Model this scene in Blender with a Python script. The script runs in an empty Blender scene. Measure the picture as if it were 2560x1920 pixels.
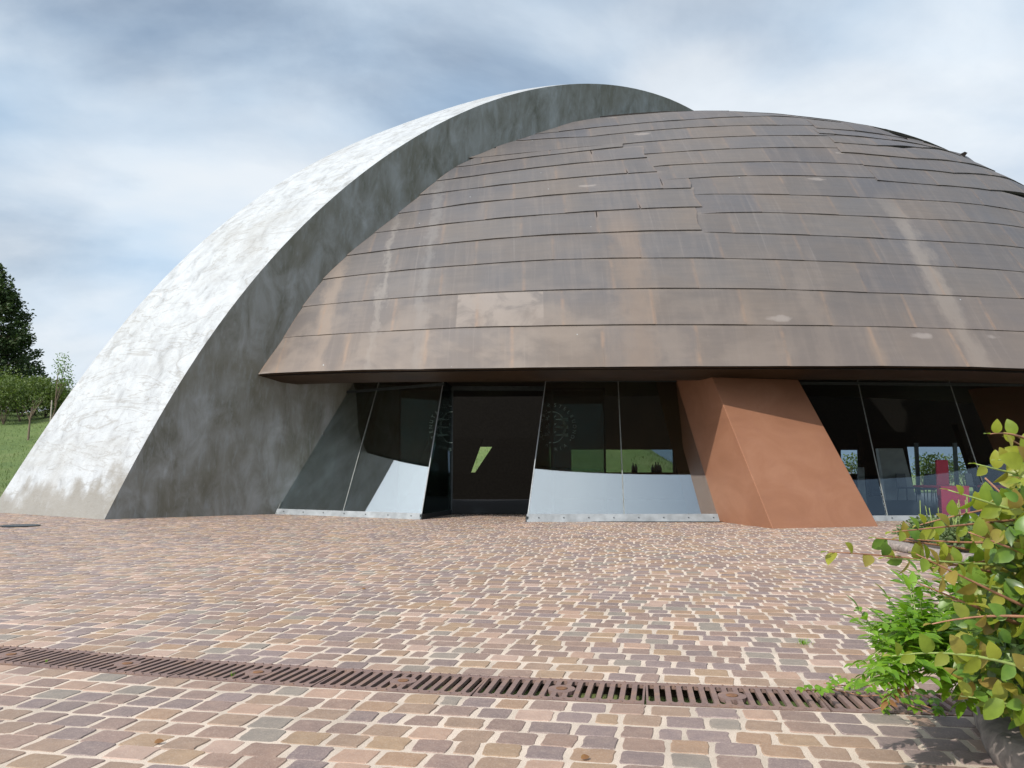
import bpy, bmesh, math, random
import numpy as np
from mathutils import Vector, Matrix
random.seed(7); rng = np.random.default_rng(7)
SC = bpy.context.scene
C = SC.collection

# ------------------------------------------------------------------ camera
CAMH = 1.0; FPX = 2100.0; PITCH = math.atan((1180 - 960) / FPX)
cam_d = bpy.data.cameras.new("camera"); cam = bpy.data.objects.new("camera", cam_d); C.objects.link(cam)
cam_d.sensor_width = 36; cam_d.lens = 36 * FPX / 2560; cam_d.clip_start = 0.05; cam_d.clip_end = 20000
cam.location = (0, 0, CAMH); cam.rotation_euler = (math.radians(90) + PITCH, 0, 0)
SC.camera = cam

# ------------------------------------------------------------------ sun, sky, exposure
SUN_EL = math.radians(42); SUN_PHI = math.radians(44)
SV = Vector((-math.sin(SUN_PHI) * math.cos(SUN_EL), -math.cos(SUN_PHI) * math.cos(SUN_EL), math.sin(SUN_EL)))
sd = bpy.data.lights.new("sun", 'SUN'); sd.energy = 4.7; sd.angle = math.radians(0.6); sd.color = (1.0, 0.955, 0.88)
sun = bpy.data.objects.new("sun", sd); C.objects.link(sun)
sun.rotation_euler = SV.to_track_quat('Z', 'Y').to_euler()
SC.view_settings.view_transform = 'Standard'; SC.view_settings.look = 'None'
SC.view_settings.exposure = 0.0; SC.view_settings.gamma = 1.0
try: SC.view_settings.use_curve_mapping = False
except Exception: pass

W = bpy.data.worlds.new("World"); SC.world = W; W.use_nodes = True
nt = W.node_tree; nt.nodes.clear()
def N(nt, t, **kw):
    n = nt.nodes.new(t)
    for k, v in kw.items():
        if k.startswith('_'): setattr(n, k[1:], v)
    return n
def L(nt, a, b): nt.links.new(a, b)
def ramp(nt, fac, stops, interp='LINEAR'):
    n = nt.nodes.new('ShaderNodeValToRGB'); n.color_ramp.interpolation = interp
    el = n.color_ramp.elements
    while len(el) > 1: el.remove(el[-1])
    el[0].position = stops[0][0]; c = stops[0][1]; el[0].color = (*c, 1) if len(c) == 3 else c
    for p, c in stops[1:]:
        e = el.new(p); e.color = (*c, 1) if len(c) == 3 else c
    if fac is not None: nt.links.new(fac, n.inputs[0])
    return n.outputs[0]
def g1(v): return (v, v, v)
def mix(nt, fac, a, b, mode='MIX'):
    n = nt.nodes.new('ShaderNodeMix'); n.data_type = 'RGBA'; n.blend_type = mode
    def put(s, v):
        if isinstance(v, bpy.types.NodeSocket): nt.links.new(v, s)
        elif isinstance(v, (tuple, list)): s.default_value = (*v, 1) if len(v) == 3 else v
        else: s.default_value = v
    put(n.inputs[0], fac); put(n.inputs[6], a); put(n.inputs[7], b)
    return n.outputs[2]
def math_(nt, op, a, b=None, c=None, clamp=False):
    n = nt.nodes.new('ShaderNodeMath'); n.operation = op; n.use_clamp = clamp
    for i, v in enumerate((a, b, c)):
        if v is None: continue
        if isinstance(v, bpy.types.NodeSocket): nt.links.new(v, n.inputs[i])
        else: n.inputs[i].default_value = v
    return n.outputs[0]
def vmath(nt, op, a, b=None, scale=None):
    n = nt.nodes.new('ShaderNodeVectorMath'); n.operation = op
    for i, v in enumerate((a, b)):
        if v is None: continue
        if isinstance(v, bpy.types.NodeSocket): nt.links.new(v, n.inputs[i])
        else: n.inputs[i].default_value = v
    if scale is not None: n.inputs['Scale'].default_value = scale
    return n.outputs['Value'] if op in ('DOT_PRODUCT', 'LENGTH', 'DISTANCE') else n.outputs[0]
def noise(nt, vec, scale, detail=4, rough=0.55, dist=0.0, typ=None):
    n = nt.nodes.new('ShaderNodeTexNoise'); n.inputs['Scale'].default_value = scale
    n.inputs['Detail'].default_value = detail; n.inputs['Roughness'].default_value = rough
    n.inputs['Distortion'].default_value = dist
    if vec is not None: nt.links.new(vec, n.inputs['Vector'])
    return n.outputs[0]
def mapping(nt, vec, scale=(1, 1, 1), loc=(0, 0, 0), rot=(0, 0, 0)):
    n = nt.nodes.new('ShaderNodeMapping'); n.inputs['Scale'].default_value = scale
    n.inputs['Location'].default_value = loc; n.inputs['Rotation'].default_value = rot
    nt.links.new(vec, n.inputs[0]); return n.outputs[0]

sky = nt.nodes.new('ShaderNodeTexSky'); sky.sky_type = 'NISHITA'; sky.sun_disc = False
sky.sun_elevation = SUN_EL; sky.sun_rotation = math.atan2(SV.x, SV.y); sky.air_density = 1.0; sky.dust_density = 1.5
bg = nt.nodes.new('ShaderNodeBackground'); wo = nt.nodes.new('ShaderNodeOutputWorld')
tc = nt.nodes.new('ShaderNodeTexCoord'); D = tc.outputs['Generated']
sep = nt.nodes.new('ShaderNodeSeparateXYZ'); L(nt, D, sep.inputs[0])
# project the direction on a cloud layer: dir / (z + 0.22)
zz = math_(nt, 'ADD', math_(nt, 'MAXIMUM', sep.outputs[2], 0.0), 0.42)
cb = nt.nodes.new('ShaderNodeCombineXYZ')
L(nt, math_(nt, 'DIVIDE', sep.outputs[0], zz), cb.inputs[0]); L(nt, math_(nt, 'DIVIDE', sep.outputs[1], zz), cb.inputs[1])
cv = mapping(nt, cb.outputs[0], (-1.0, 1.5, 1), (3.1, 1.7, 0.3))
n1 = noise(nt, cv, 1.5, 7, 0.50, 0.25)
n2 = noise(nt, mapping(nt, cb.outputs[0], (-0.8, 1.2, 1), (8.3, 0.4, 2.0)), 1.3, 4, 0.5, 0.1)
n3 = noise(nt, mapping(nt, cb.outputs[0], (1, 1, 1), (1.3, 5.4, 4.0)), 3.0, 6, 0.6, 0.4)
dens = math_(nt, 'ADD', math_(nt, 'MULTIPLY', n1, 0.75), math_(nt, 'MULTIPLY', n3, 0.25))
cover = ramp(nt, dens, [(0.36, g1(0.35)), (0.50, g1(0.8)), (0.60, g1(1.0))])
lum = ramp(nt, math_(nt, 'ADD', math_(nt, 'MULTIPLY', n2, 0.6), math_(nt, 'MULTIPLY', n1, 0.4)),
           [(0.34, (4.1, 6.4, 9.4)), (0.42, (5.3, 7.4, 9.8)), (0.50, (6.9, 8.4, 10.0)), (0.59, (8.9, 9.6, 10.3))])
# clouds towards the sun are brighter (forward scattering), those far from it are not
sdot = vmath(nt, 'DOT_PRODUCT', D, tuple(SV))
glow = ramp(nt, math_(nt, 'MULTIPLY_ADD', sdot, 0.5, 0.5), [(0.0, g1(1.0)), (0.60, g1(.9)), (0.80, g1(1.25)), (0.93, g1(2.2)), (1.0, g1(4.0))])
veil = ramp(nt, sdot, [(0.56, g1(0)), (0.80, g1(.85))])
lumg = mix(nt, 1.0, mix(nt, veil, lum, (8.6, 9.0, 9.5)), glow, 'MULTIPLY')
skyc = mix(nt, math_(nt, 'MAXIMUM', cover, veil), sky.outputs[0], lumg)
L(nt, skyc, bg.inputs[0]); bg.inputs[1].default_value = 0.1; L(nt, bg.outputs[0], wo.inputs[0])

# ------------------------------------------------------------------ geometry helpers
cp, sp_ = math.cos(PITCH), math.sin(PITCH)
def ray(px, py):
    a = (px - 1280) / FPX; b = (960 - py) / FPX
    d = np.array([a, cp - b * sp_, sp_ + b * cp]); return d / d[1]
def at_h(px, py, H):
    d = ray(px, py); t = (H - CAMH) / d[2]; return np.array([d[0] * t, t, H])
def ground(px, py): return at_h(px, py, 0.0)
def at_y(px, py, Y):
    d = ray(px, py) * Y; return np.array([d[0], Y, d[2] + CAMH])
def on_plane(px, py, P0, n):
    d = ray(px, py); o = np.array([0, 0, CAMH]); t = np.dot(n, np.asarray(P0) - o) / np.dot(n, d); return o + d * t
def project(P):
    P = np.asarray(P, float); x = P[..., 0]; y = P[..., 1]; z = P[..., 2] - CAMH
    f = y * cp + z * sp_; u = -y * sp_ + z * cp
    return 1280 + FPX * x / f, 960 - FPX * u / f

def tag(o, label=None, cat=None, group=None, kind=None):
    if label: o['label'] = label
    if cat: o['category'] = cat
    if group: o['group'] = group
    if kind: o['kind'] = kind
    return o
def empty(name, loc=(0, 0, 0), rz=0.0):
    o = bpy.data.objects.new(name, None); C.objects.link(o); o.location = loc; o.rotation_euler = (0, 0, rz); o.empty_display_size = .2
    return o
class MB:
    """collects vertices and faces, builds ONE mesh object"""
    def __init__(s): s.v = []; s.f = []; s.mi = []; s.uv = None
    def add(s, vs, fs, m=0):
        b = len(s.v); s.v.extend([tuple(map(float, p)) for p in vs])
        s.f.extend([tuple(b + i for i in f) for f in fs]); s.mi.extend([m] * len(fs)); return b
    def box(s, c, d, rz=0, m=0, R=None):
        R = R or Matrix.Rotation(rz, 3, 'Z'); vs = []
        for z in (-.5, .5):
            for x, y in ((-.5, -.5), (.5, -.5), (.5, .5), (-.5, .5)):
                vs.append(Vector(c) + R @ Vector((x * d[0], y * d[1], z * d[2])))
        s.add(vs, [(3, 2, 1, 0), (4, 5, 6, 7), (0, 1, 5, 4), (1, 2, 6, 5), (2, 3, 7, 6), (3, 0, 4, 7)], m)
    def bar(s, a, b, w, h, m=0):
        a = Vector(a); b = Vector(b); d = b - a
        q = d.to_track_quat('X', 'Z').to_matrix(); s.box((a + b) / 2, (d.length, w, h), R=q, m=m)
    def hexa(s, bot, top, m=0):
        n = len(bot); vs = list(bot) + list(top)
        fs = [tuple(range(n - 1, -1, -1)), tuple(range(n, 2 * n))] + [(i, (i + 1) % n, n + (i + 1) % n, n + i) for i in range(n)]
        s.add(vs, fs, m)
    def tube(s, pts, rad, seg=6, m=0, cap=True):
        pts = [Vector(p) for p in pts]; n = len(pts)
        if not hasattr(rad, '__len__'): rad = [rad] * n
        vs = []; ref = Vector((0.13, 0.21, 0.97)).normalized()
        for i, p in enumerate(pts):
            t = (pts[min(i + 1, n - 1)] - pts[max(i - 1, 0)])
            t = t.normalized() if t.length > 1e-9 else Vector((0, 0, 1))
            a = t.cross(ref)
            if a.length < .05: a = t.cross(Vector((1, 0, 0)))
            a.normalize(); b = t.cross(a)
            for k in range(seg):
                w = 2 * math.pi * k / seg; vs.append(p + (a * math.cos(w) + b * math.sin(w)) * rad[i])
        fs = [(i * seg + k, i * seg + (k + 1) % seg, (i + 1) * seg + (k + 1) % seg, (i + 1) * seg + k) for i in range(n - 1) for k in range(seg)]
        if cap: fs += [tuple(range(seg - 1, -1, -1)), tuple((n - 1) * seg + k for k in range(seg))]
        s.add(vs, fs, m)
    def lathe(s, c, prof, seg=16, m=0):
        vs = []; n = len(prof)
        for r, z in prof:
            for k in range(seg):
                w = 2 * math.pi * k / seg; vs.append((c[0] + r * math.cos(w), c[1] + r * math.sin(w), c[2] + z))
        fs = [(i * seg + k, i * seg + (k + 1) % seg, (i + 1) * seg + (k + 1) % seg, (i + 1) * seg + k) for i in range(n - 1) for k in range(seg)]
        fs += [tuple(range(seg - 1, -1, -1)), tuple((n - 1) * seg + k for k in range(seg))]
        s.add(vs, fs, m)
    def build(s, name, mats, parent=None, smooth=False, loc=None):
        me = bpy.data.meshes.new(name); me.from_pydata(s.v, [], s.f)
        for m in (mats if isinstance(mats, (list, tuple)) else [mats]): me.materials.append(m)
        me.polygons.foreach_set('material_index', s.mi)
        if smooth: me.polygons.foreach_set('use_smooth', [True] * len(s.f))
        if s.uv is not None:
            ul = me.uv_layers.new(name='UVMap'); li = np.empty(len(me.loops), dtype=np.int32); me.loops.foreach_get('vertex_index', li)
            ul.data.foreach_set('uv', np.asarray(s.uv, dtype=np.float32)[li].ravel())
        me.update(); o = bpy.data.objects.new(name, me); C.objects.link(o)
        if parent is not None: o.parent = parent
        if loc is not None: o.location = loc
        return o
def recalc(o):
    bm = bmesh.new(); bm.from_mesh(o.data); bmesh.ops.recalc_face_normals(bm, faces=bm.faces); bm.to_mesh(o.data); bm.free(); return o
def bevel(o, w, seg=1):
    m = o.modifiers.new('bevel', 'BEVEL'); m.width = w; m.segments = seg; m.limit_method = 'ANGLE'; m.angle_limit = math.radians(35); return o

# ------------------------------------------------------------------ materials
def new_mat(name):
    m = bpy.data.materials.new(name); m.use_nodes = True; nt = m.node_tree
    return m, nt, nt.nodes['Principled BSDF']
def bump(nt, b, h, strength=.3, dist=.01):
    n = nt.nodes.new('ShaderNodeBump'); n.inputs['Strength'].default_value = strength; n.inputs['Distance'].default_value = dist
    nt.links.new(h, n.inputs['Height']); nt.links.new(n.outputs[0], b.inputs['Normal']); return n
def geo(nt):
    return nt.nodes.new('ShaderNodeNewGeometry')
def simple(name, col, rough=.6, metal=0.0, var=.25, scale=12, bmp=.1, spec=.5):
    m, nt, b = new_mat(name); g = geo(nt); b.inputs['Specular IOR Level'].default_value = spec
    n = noise(nt, g.outputs['Position'], scale, 5)
    c = ramp(nt, n, [(0.3, tuple(x * (1 - var) for x in col)), (0.7, tuple(min(1, x * (1 + var)) for x in col))])
    L(nt, c, b.inputs['Base Color']); b.inputs['Roughness'].default_value = rough; b.inputs['Metallic'].default_value = metal
    if bmp: bump(nt, b, n, bmp, .005)
    return m

def mat_shell():
    m, nt, b = new_mat('weathered_copper_sheet')
    uv = nt.nodes.new('ShaderNodeUVMap'); uv.uv_map = 'UVMap'; U = uv.outputs[0]
    g = geo(nt); P = g.outputs['Position']; isl = g.outputs['Random Per Island']
    base = ramp(nt, isl, [(0, (.095, .082, .082)), (.2, (.150, .126, .112)), (.4, (.100, .092, .098)), (.6, (.165, .130, .108)), (.8, (.112, .096, .090)), (1, (.135, .118, .115))])
    # broad patches grey-blue <-> brown
    nb = noise(nt, P, .55, 5, .6, .3)
    base = mix(nt, .34, base, ramp(nt, nb, [(.34, (.098, .096, .106)), (.5, (.128, .110, .104)), (.66, (.165, .125, .102))]))
    # long vertical run-off streaks (narrow in u, long in v)
    st = noise(nt, mapping(nt, U, (2.6, .16, 1)), 1.6, 6, .62, .2)
    base = mix(nt, ramp(nt, st, [(.50, g1(0)), (.72, g1(.40))]), base, (.215, .170, .145))
    st2 = noise(nt, mapping(nt, U, (5.5, .10, 1), (4, 3, 0)), 2.2, 4, .6, .1)
    base = mix(nt, ramp(nt, st2, [(.58, g1(0)), (.76, g1(.35))]), base, (.26, .215, .19))
    # horizontal rolling texture
    hz = noise(nt, mapping(nt, U, (.7, 7, 1), (9, 1, 0)), 1.5, 5, .6)
    base = mix(nt, ramp(nt, hz, [(.35, g1(.25)), (.6, g1(0))]), base, (.085, .075, .075))
    # pale salty blotches, mostly on the two lowest rows and the left
    sepv = nt.nodes.new('ShaderNodeSeparateXYZ'); L(nt, U, sepv.inputs[0])
    sepp = nt.nodes.new('ShaderNodeSeparateXYZ'); L(nt, P, sepp.inputs[0])
    low = ramp(nt, math_(nt, 'MULTIPLY_ADD', sepv.outputs[1], 1 / 6.0, 0.0), [(0.02, g1(1)), (.20, g1(.75)), (.36, g1(.22)), (.7, g1(0.08))])
    left = ramp(nt, math_(nt, 'MULTIPLY_ADD', sepp.outputs[0], -1 / 14.0, .62), [(.1, g1(.15)), (.55, g1(1))])
    bl = noise(nt, mapping(nt, U, (.8, 1.1, 1), (2, 5, 0)), 1.25, 6, .55, .35)
    bm = math_(nt, 'MULTIPLY', math_(nt, 'MULTIPLY', ramp(nt, bl, [(.45, g1(0)), (.58, g1(.75)), (.7, g1(1))]), low), left)
    base = mix(nt, math_(nt, 'MULTIPLY', bm, .62), base, (.30, .235, .19))
    # wide run-off bands where water comes down from the crown, and one pale sheet
    un = math_(nt, 'ADD', sepv.outputs[0], math_(nt, 'MULTIPLY_ADD', noise(nt, mapping(nt, U, (1, .5, 1)), 1.6, 6, .7), 1.1, -.55))
    for (uc, hw_, vt, fa, col) in ((9.15, .30, 6.2, .62, (.27, .22, .185)), (2.5, .42, 5.2, .5, (.24, .165, .12)), (-4.2, .30, 4.4, .6, (.29, .215, .165)), (-2.9, .12, 6.5, .5, (.27, .23, .20)), (6.1, .22, 3.0, .35, (.23, .18, .15)), (-1.9, .16, 9.0, .35, (.25, .22, .20))):
        d_ = math_(nt, 'DIVIDE', math_(nt, 'ABSOLUTE', math_(nt, 'SUBTRACT', un, uc)), hw_)
        f_ = math_(nt, 'MULTIPLY', ramp(nt, d_, [(.25, g1(1)), (1.0, g1(0))]), ramp(nt, math_(nt, 'DIVIDE', sepv.outputs[1], vt), [(.7, g1(1)), (1.0, g1(0))]))
        base = mix(nt, math_(nt, 'MULTIPLY', f_, fa), base, col)
    pb = math_(nt, 'MULTIPLY', ramp(nt, math_(nt, 'ABSOLUTE', math_(nt, 'ADD', sepv.outputs[0], .25)), [(.88, g1(1)), (.90, g1(0))]), ramp(nt, math_(nt, 'ABSOLUTE', math_(nt, 'SUBTRACT', sepv.outputs[1], 1.44)), [(.47, g1(1)), (.48, g1(0))]))
    base = mix(nt, math_(nt, 'MULTIPLY', pb, ramp(nt, noise(nt, U, 1.6, 6, .6, .5), [(.40, g1(.15)), (.52, g1(.75))])), base, (.29, .235, .20))
    # general warmer brown on the lower rows
    base = mix(nt, math_(nt, 'MULTIPLY', low, .40), base, (.205, .140, .10))
    # rusty edges round each sheet: attribute 'edge' = distance to the sheet border
    at = nt.nodes.new('ShaderNodeAttribute'); at.attribute_name = 'edge'
    es = nt.nodes.new('ShaderNodeSeparateXYZ'); L(nt, at.outputs['Color'], es.inputs[0])
    en = noise(nt, P, 3.0, 5, .6)
    side = math_(nt, 'MULTIPLY', ramp(nt, es.outputs[0], [(0.0, g1(1)), (.008, g1(.9)), (.03, g1(0))]), ramp(nt, en, [(.40, g1(.15)), (.6, g1(1))]))
    base = mix(nt, math_(nt, 'MULTIPLY', side, math_(nt, 'MULTIPLY_ADD', low, .5, .22)), base, (.29, .18, .12))
    wide = math_(nt, 'MULTIPLY', ramp(nt, es.outputs[0], [(.0, g1(1)), (.13, g1(0))]), ramp(nt, noise(nt, mapping(nt, U, (2, .5, 1)), 1.3, 5, .6), [(.46, g1(0)), (.62, g1(1))]))
    base = mix(nt, math_(nt, 'MULTIPLY', wide, math_(nt, 'MULTIPLY_ADD', low, .40, .12)), base, (.27, .185, .13))
    topb = math_(nt, 'MULTIPLY', ramp(nt, es.outputs[1], [(0.0, g1(1)), (.05, g1(.6)), (.16, g1(0))]), ramp(nt, noise(nt, P, 1.7, 5, .6), [(.42, g1(0)), (.62, g1(1))]))
    base = mix(nt, math_(nt, 'MULTIPLY', topb, .45), base, (.30, .235, .19))
    # white specks (bird lime), small bright scars
    vo = nt.nodes.new('ShaderNodeTexVoronoi'); vo.inputs['Scale'].default_value = 1.5; L(nt, U, vo.inputs['Vector'])
    base = mix(nt, ramp(nt, vo.outputs['Distance'], [(.0, g1(.8)), (.018, g1(.8)), (.028, g1(0))]), base, (.48, .48, .47))
    sc_ = nt.nodes.new('ShaderNodeTexVoronoi'); sc_.inputs['Scale'].default_value = .42; L(nt, mapping(nt, U, (.8, 2.2, 1), (.3, .2, 0)), sc_.inputs['Vector'])
    scn = math_(nt, 'ADD', sc_.outputs['Distance'], math_(nt, 'MULTIPLY', noise(nt, U, 6, 4), .12))
    base = mix(nt, ramp(nt, scn, [(.10, g1(.55)), (.125, g1(.4)), (.15, g1(0))]), base, (.33, .27, .235))
    base = mix(nt, 1.0, base, (.71, .755, .79), 'MULTIPLY')
    L(nt, base, b.inputs['Base Color'])
    L(nt, ramp(nt, nb, [(.3, g1(.55)), (.7, g1(.7))]), b.inputs['Roughness'])
    b.inputs['Metallic'].default_value = .0; b.inputs['Specular IOR Level'].default_value = .4
    hb = math_(nt, 'ADD', math_(nt, 'MULTIPLY', noise(nt, mapping(nt, U, (1, 1.4, 1)), .9, 3, .5), 1.0), math_(nt, 'MULTIPLY', noise(nt, U, 9, 5, .6), .06))
    bump(nt, b, hb, .35, .06)
    return m

def mat_white_plaster():
    m, nt, b = new_mat('white_troweled_plaster'); g = geo(nt); P = g.outputs['Position']
    n = noise(nt, mapping(nt, P, (1, 1, .8)), 2.4, 8, .62, .5)
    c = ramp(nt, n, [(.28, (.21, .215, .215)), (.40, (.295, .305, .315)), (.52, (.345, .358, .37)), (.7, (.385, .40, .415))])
    n_f = noise(nt, mapping(nt, P, (1, 1, 2.2), (0, 0, 0), (.5, .4, 0)), 5, 6, .65, 1.0)
    c = mix(nt, ramp(nt, n_f, [(.55, g1(0)), (.68, g1(.5))]), c, (.25, .245, .235))
    # brown-grey damp foot and some long dirty runs
    se = nt.nodes.new('ShaderNodeSeparateXYZ'); L(nt, P, se.inputs[0])
    ft = math_(nt, 'ADD', se.outputs[2], math_(nt, 'MULTIPLY_ADD', noise(nt, P, .75, 5, .6), -3.6, 1.55))
    c = mix(nt, ramp(nt, ft, [(.0, g1(.85)), (.28, g1(.55)), (.55, g1(0))]), c, (.165, .15, .125))
    w = noise(nt, mapping(nt, P, (.25, .25, 1.3), (3, 2, 1), (.25, .1, 0)), 1.1, 6, .6, 1.4)
    c = mix(nt, ramp(nt, w, [(.50, g1(0)), (.515, g1(.5)), (.535, g1(0))]), c, (.17, .155, .13))
    w2 = noise(nt, mapping(nt, P, (.5, .5, .9), (7, 2, 1)), .7, 6, .65, .8)
    c = mix(nt, ramp(nt, w2, [(.52, g1(0)), (.70, g1(.45))]), c, (.235, .225, .205))
    L(nt, c, b.inputs['Base Color']); b.inputs['Roughness'].default_value = .75
    bump(nt, b, math_(nt, 'ADD', n, math_(nt, 'MULTIPLY', n_f, .6)), .45, .06)
    return m
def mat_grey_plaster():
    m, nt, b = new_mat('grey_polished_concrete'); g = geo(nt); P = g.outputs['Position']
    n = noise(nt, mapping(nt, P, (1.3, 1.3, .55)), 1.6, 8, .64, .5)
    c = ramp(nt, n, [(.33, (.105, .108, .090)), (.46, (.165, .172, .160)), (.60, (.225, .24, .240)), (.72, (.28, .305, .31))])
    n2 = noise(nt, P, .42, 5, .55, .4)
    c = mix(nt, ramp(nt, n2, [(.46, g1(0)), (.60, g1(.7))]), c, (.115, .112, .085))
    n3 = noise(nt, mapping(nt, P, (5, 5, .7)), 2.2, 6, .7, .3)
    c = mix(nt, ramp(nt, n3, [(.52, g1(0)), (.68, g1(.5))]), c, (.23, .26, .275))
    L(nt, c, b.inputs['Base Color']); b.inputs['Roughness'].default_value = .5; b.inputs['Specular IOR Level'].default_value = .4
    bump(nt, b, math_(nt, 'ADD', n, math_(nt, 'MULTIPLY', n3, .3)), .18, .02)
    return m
def mat_terracotta():
    m, nt, b = new_mat('terracotta_painted_concrete'); g = geo(nt); P = g.outputs['Position']
    n = noise(nt, mapping(nt, P, (1, 1, 1.6), (0, 0, 0), (0, .6, .3)), .8, 7, .6, 1.2)
    c = ramp(nt, n, [(.30, (.190, .088, .050)), (.50, (.214, .100, .057)), (.70, (.240, .118, .070))])
    n2 = noise(nt, P, 3.2, 6, .6, .4)
    c = mix(nt, ramp(nt, n2, [(.5, g1(0)), (.75, g1(.3))]), c, (.205, .100, .068))
    n3 = noise(nt, P, 90, 3, .6)
    c = mix(nt, ramp(nt, n3, [(.45, g1(.18)), (.6, g1(0))]), c, (.17, .075, .045))
    L(nt, c, b.inputs['Base Color']); b.inputs['Roughness'].default_value = .62; b.inputs['Specular IOR Level'].default_value = .15; bump(nt, b, n3, .12, .004)
    return m
def mat_paver():
    m, nt, b = new_mat('porphyry_paver'); g = geo(nt); P = g.outputs['Position']; isl = g.outputs['Random Per Island']
    c = ramp(nt, isl, [(0, (.170, .110, .095)), (.10, (.215, .140, .090)), (.20, (.130, .098, .108)), (.30, (.260, .170, .090)), (.38, (.150, .095, .080)),
                       (.48, (.150, .115, .125)), (.56, (.330, .210, .150)), (.64, (.195, .120, .090)), (.72, (.165, .160, .140)), (.79, (.250, .150, .080)), (.87, (.120, .090, .095)), (.94, (.37, .255, .205)), (1, (.185, .130, .115))], 'CONSTANT')
    n = noise(nt, P, 16, 6, .65)
    c = mix(nt, .30, c, ramp(nt, n, [(.3, (.09, .065, .058)), (.5, (.20, .145, .12)), (.72, (.34, .25, .19))]))
    n2 = noise(nt, P, 160, 3, .7)
    c = mix(nt, ramp(nt, n2, [(.5, g1(0)), (.70, g1(.45))]), c, (.40, .34, .30))
    c = mix(nt, 1.0, c, (1.08, 1.045, .99), 'MULTIPLY')
    c = mix(nt, .06, c, (.33, .255, .215))
    n4 = noise(nt, P, .35, 4, .5)
    c = mix(nt, ramp(nt, n4, [(.42, g1(0)), (.65, g1(.18))]), c, (.30, .22, .19))
    n5 = noise(nt, P, .9, 6, .65, .5)
    c = mix(nt, ramp(nt, n5, [(.50, g1(0)), (.72, g1(.40))]), c, (.095, .075, .065))
    L(nt, c, b.inputs['Base Color']); b.inputs['Roughness'].default_value = .6
    bump(nt, b, math_(nt, 'ADD', n, math_(nt, 'MULTIPLY', n2, .4)), .5, .006)
    return m
def mat_mortar():
    m, nt, b = new_mat('sand_mortar'); g = geo(nt); P = g.outputs['Position']
    n = noise(nt, P, 220, 3, .7); n2 = noise(nt, P, 2.0, 5, .6)
    c = ramp(nt, n, [(.3, (.34, .275, .215)), (.5, (.49, .40, .325)), (.7, (.60, .51, .42))])
    c = mix(nt, ramp(nt, n2, [(.38, g1(.6)), (.58, g1(0))]), c, (.30, .25, .20))
    L(nt, c, b.inputs['Base Color']); b.inputs['Roughness'].default_value = .9; bump(nt, b, n, .6, .004)
    return m
def mat_glass(name, refl, tint):
    m, nt, b = new_mat(name); nt.nodes.remove(b); out = nt.nodes['Material Output']
    tr = nt.nodes.new('ShaderNodeBsdfTransparent'); tr.inputs[0].default_value = (*tint, 1)
    gl = nt.nodes.new('ShaderNodeBsdfGlossy'); gl.inputs['Roughness'].default_value = .012; gl.inputs['Color'].default_value = (.97, .985, 1, 1)
    lw = nt.nodes.new('ShaderNodeLayerWeight'); lw.inputs['Blend'].default_value = .18
    fac = math_(nt, 'MULTIPLY_ADD', lw.outputs['Fresnel'], .8, refl, clamp=True)
    g = geo(nt); nn = noise(nt, mapping(nt, g.outputs['Position'], (1, 1, .3)), .9, 0, .5)
    bn = nt.nodes.new('ShaderNodeBump'); bn.inputs['Strength'].default_value = .06; bn.inputs['Distance'].default_value = .012
    L(nt, nn, bn.inputs['Height']); L(nt, bn.outputs[0], gl.inputs['Normal'])
    # dust film at the foot of the pane
    mx = nt.nodes.new('ShaderNodeMixShader'); L(nt, fac, mx.inputs[0]); L(nt, tr.outputs[0], mx.inputs[1]); L(nt, gl.outputs[0], mx.inputs[2])
    L(nt, mx.outputs[0], out.inputs[0]); return m
def mat_leaf(name, cols, trans=.35, rough=.38):
    m, nt, b = new_mat(name); g = geo(nt); out = nt.nodes['Material Output']
    k = len(cols)
    c = ramp(nt, g.outputs['Random Per Island'], [(i / (k - 1), cols[i]) for i in range(k)])
    n = noise(nt, g.outputs['Position'], 30, 3)
    c = mix(nt, .25, c, ramp(nt, n, [(.3, g1(.02)), (.7, (.22, .26, .06))]), 'MIX')
    L(nt, c, b.inputs['Base Color']); b.inputs['Roughness'].default_value = rough; b.inputs['Specular IOR Level'].default_value = .35
    tl = nt.nodes.new('ShaderNodeBsdfTranslucent'); L(nt, mix(nt, 1.0, c, (1.6, 1.7, .9), 'MULTIPLY'), tl.inputs[0])
    mx = nt.nodes.new('ShaderNodeMixShader'); mx.inputs[0].default_value = trans
    L(nt, b.outputs[0], mx.inputs[1]); L(nt, tl.outputs[0], mx.inputs[2]); L(nt, mx.outputs[0], out.inputs[0]); return m
def mat_ground():
    m, nt, b = new_mat('meadow_ground'); g = geo(nt); P = g.outputs['Position']
    n = noise(nt, P, .35, 6, .6); n2 = noise(nt, P, 5, 6, .7)
    c = ramp(nt, n, [(.3, (.055, .105, .016)), (.5, (.090, .145, .026)), (.62, (.145, .170, .050)), (.75, (.21, .19, .09))])
    c = mix(nt, .5, c, ramp(nt, n2, [(.3, (.028, .055, .009)), (.7, (.135, .17, .045))]))
    L(nt, c, b.inputs['Base Color']); b.inputs['Roughness'].default_value = .9; bump(nt, b, n2, .8, .15); return m
def mat_rusty_iron():
    m, nt, b = new_mat('rusty_cast_iron'); g = geo(nt); P = g.outputs['Position']
    n = noise(nt, P, 9, 6, .65); n2 = noise(nt, P, 120, 4, .7)
    c = ramp(nt, n, [(.3, (.125, .080, .070)), (.5, (.165, .105, .088)), (.66, (.20, .120, .085)), (.8, (.24, .125, .06))])
    c = mix(nt, ramp(nt, n2, [(.5, g1(0)), (.7, g1(.4))]), c, (.24, .17, .15))
    L(nt, c, b.inputs['Base Color']); b.inputs['Roughness'].default_value = .72; bump(nt, b, n2, .5, .003); return m

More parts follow.
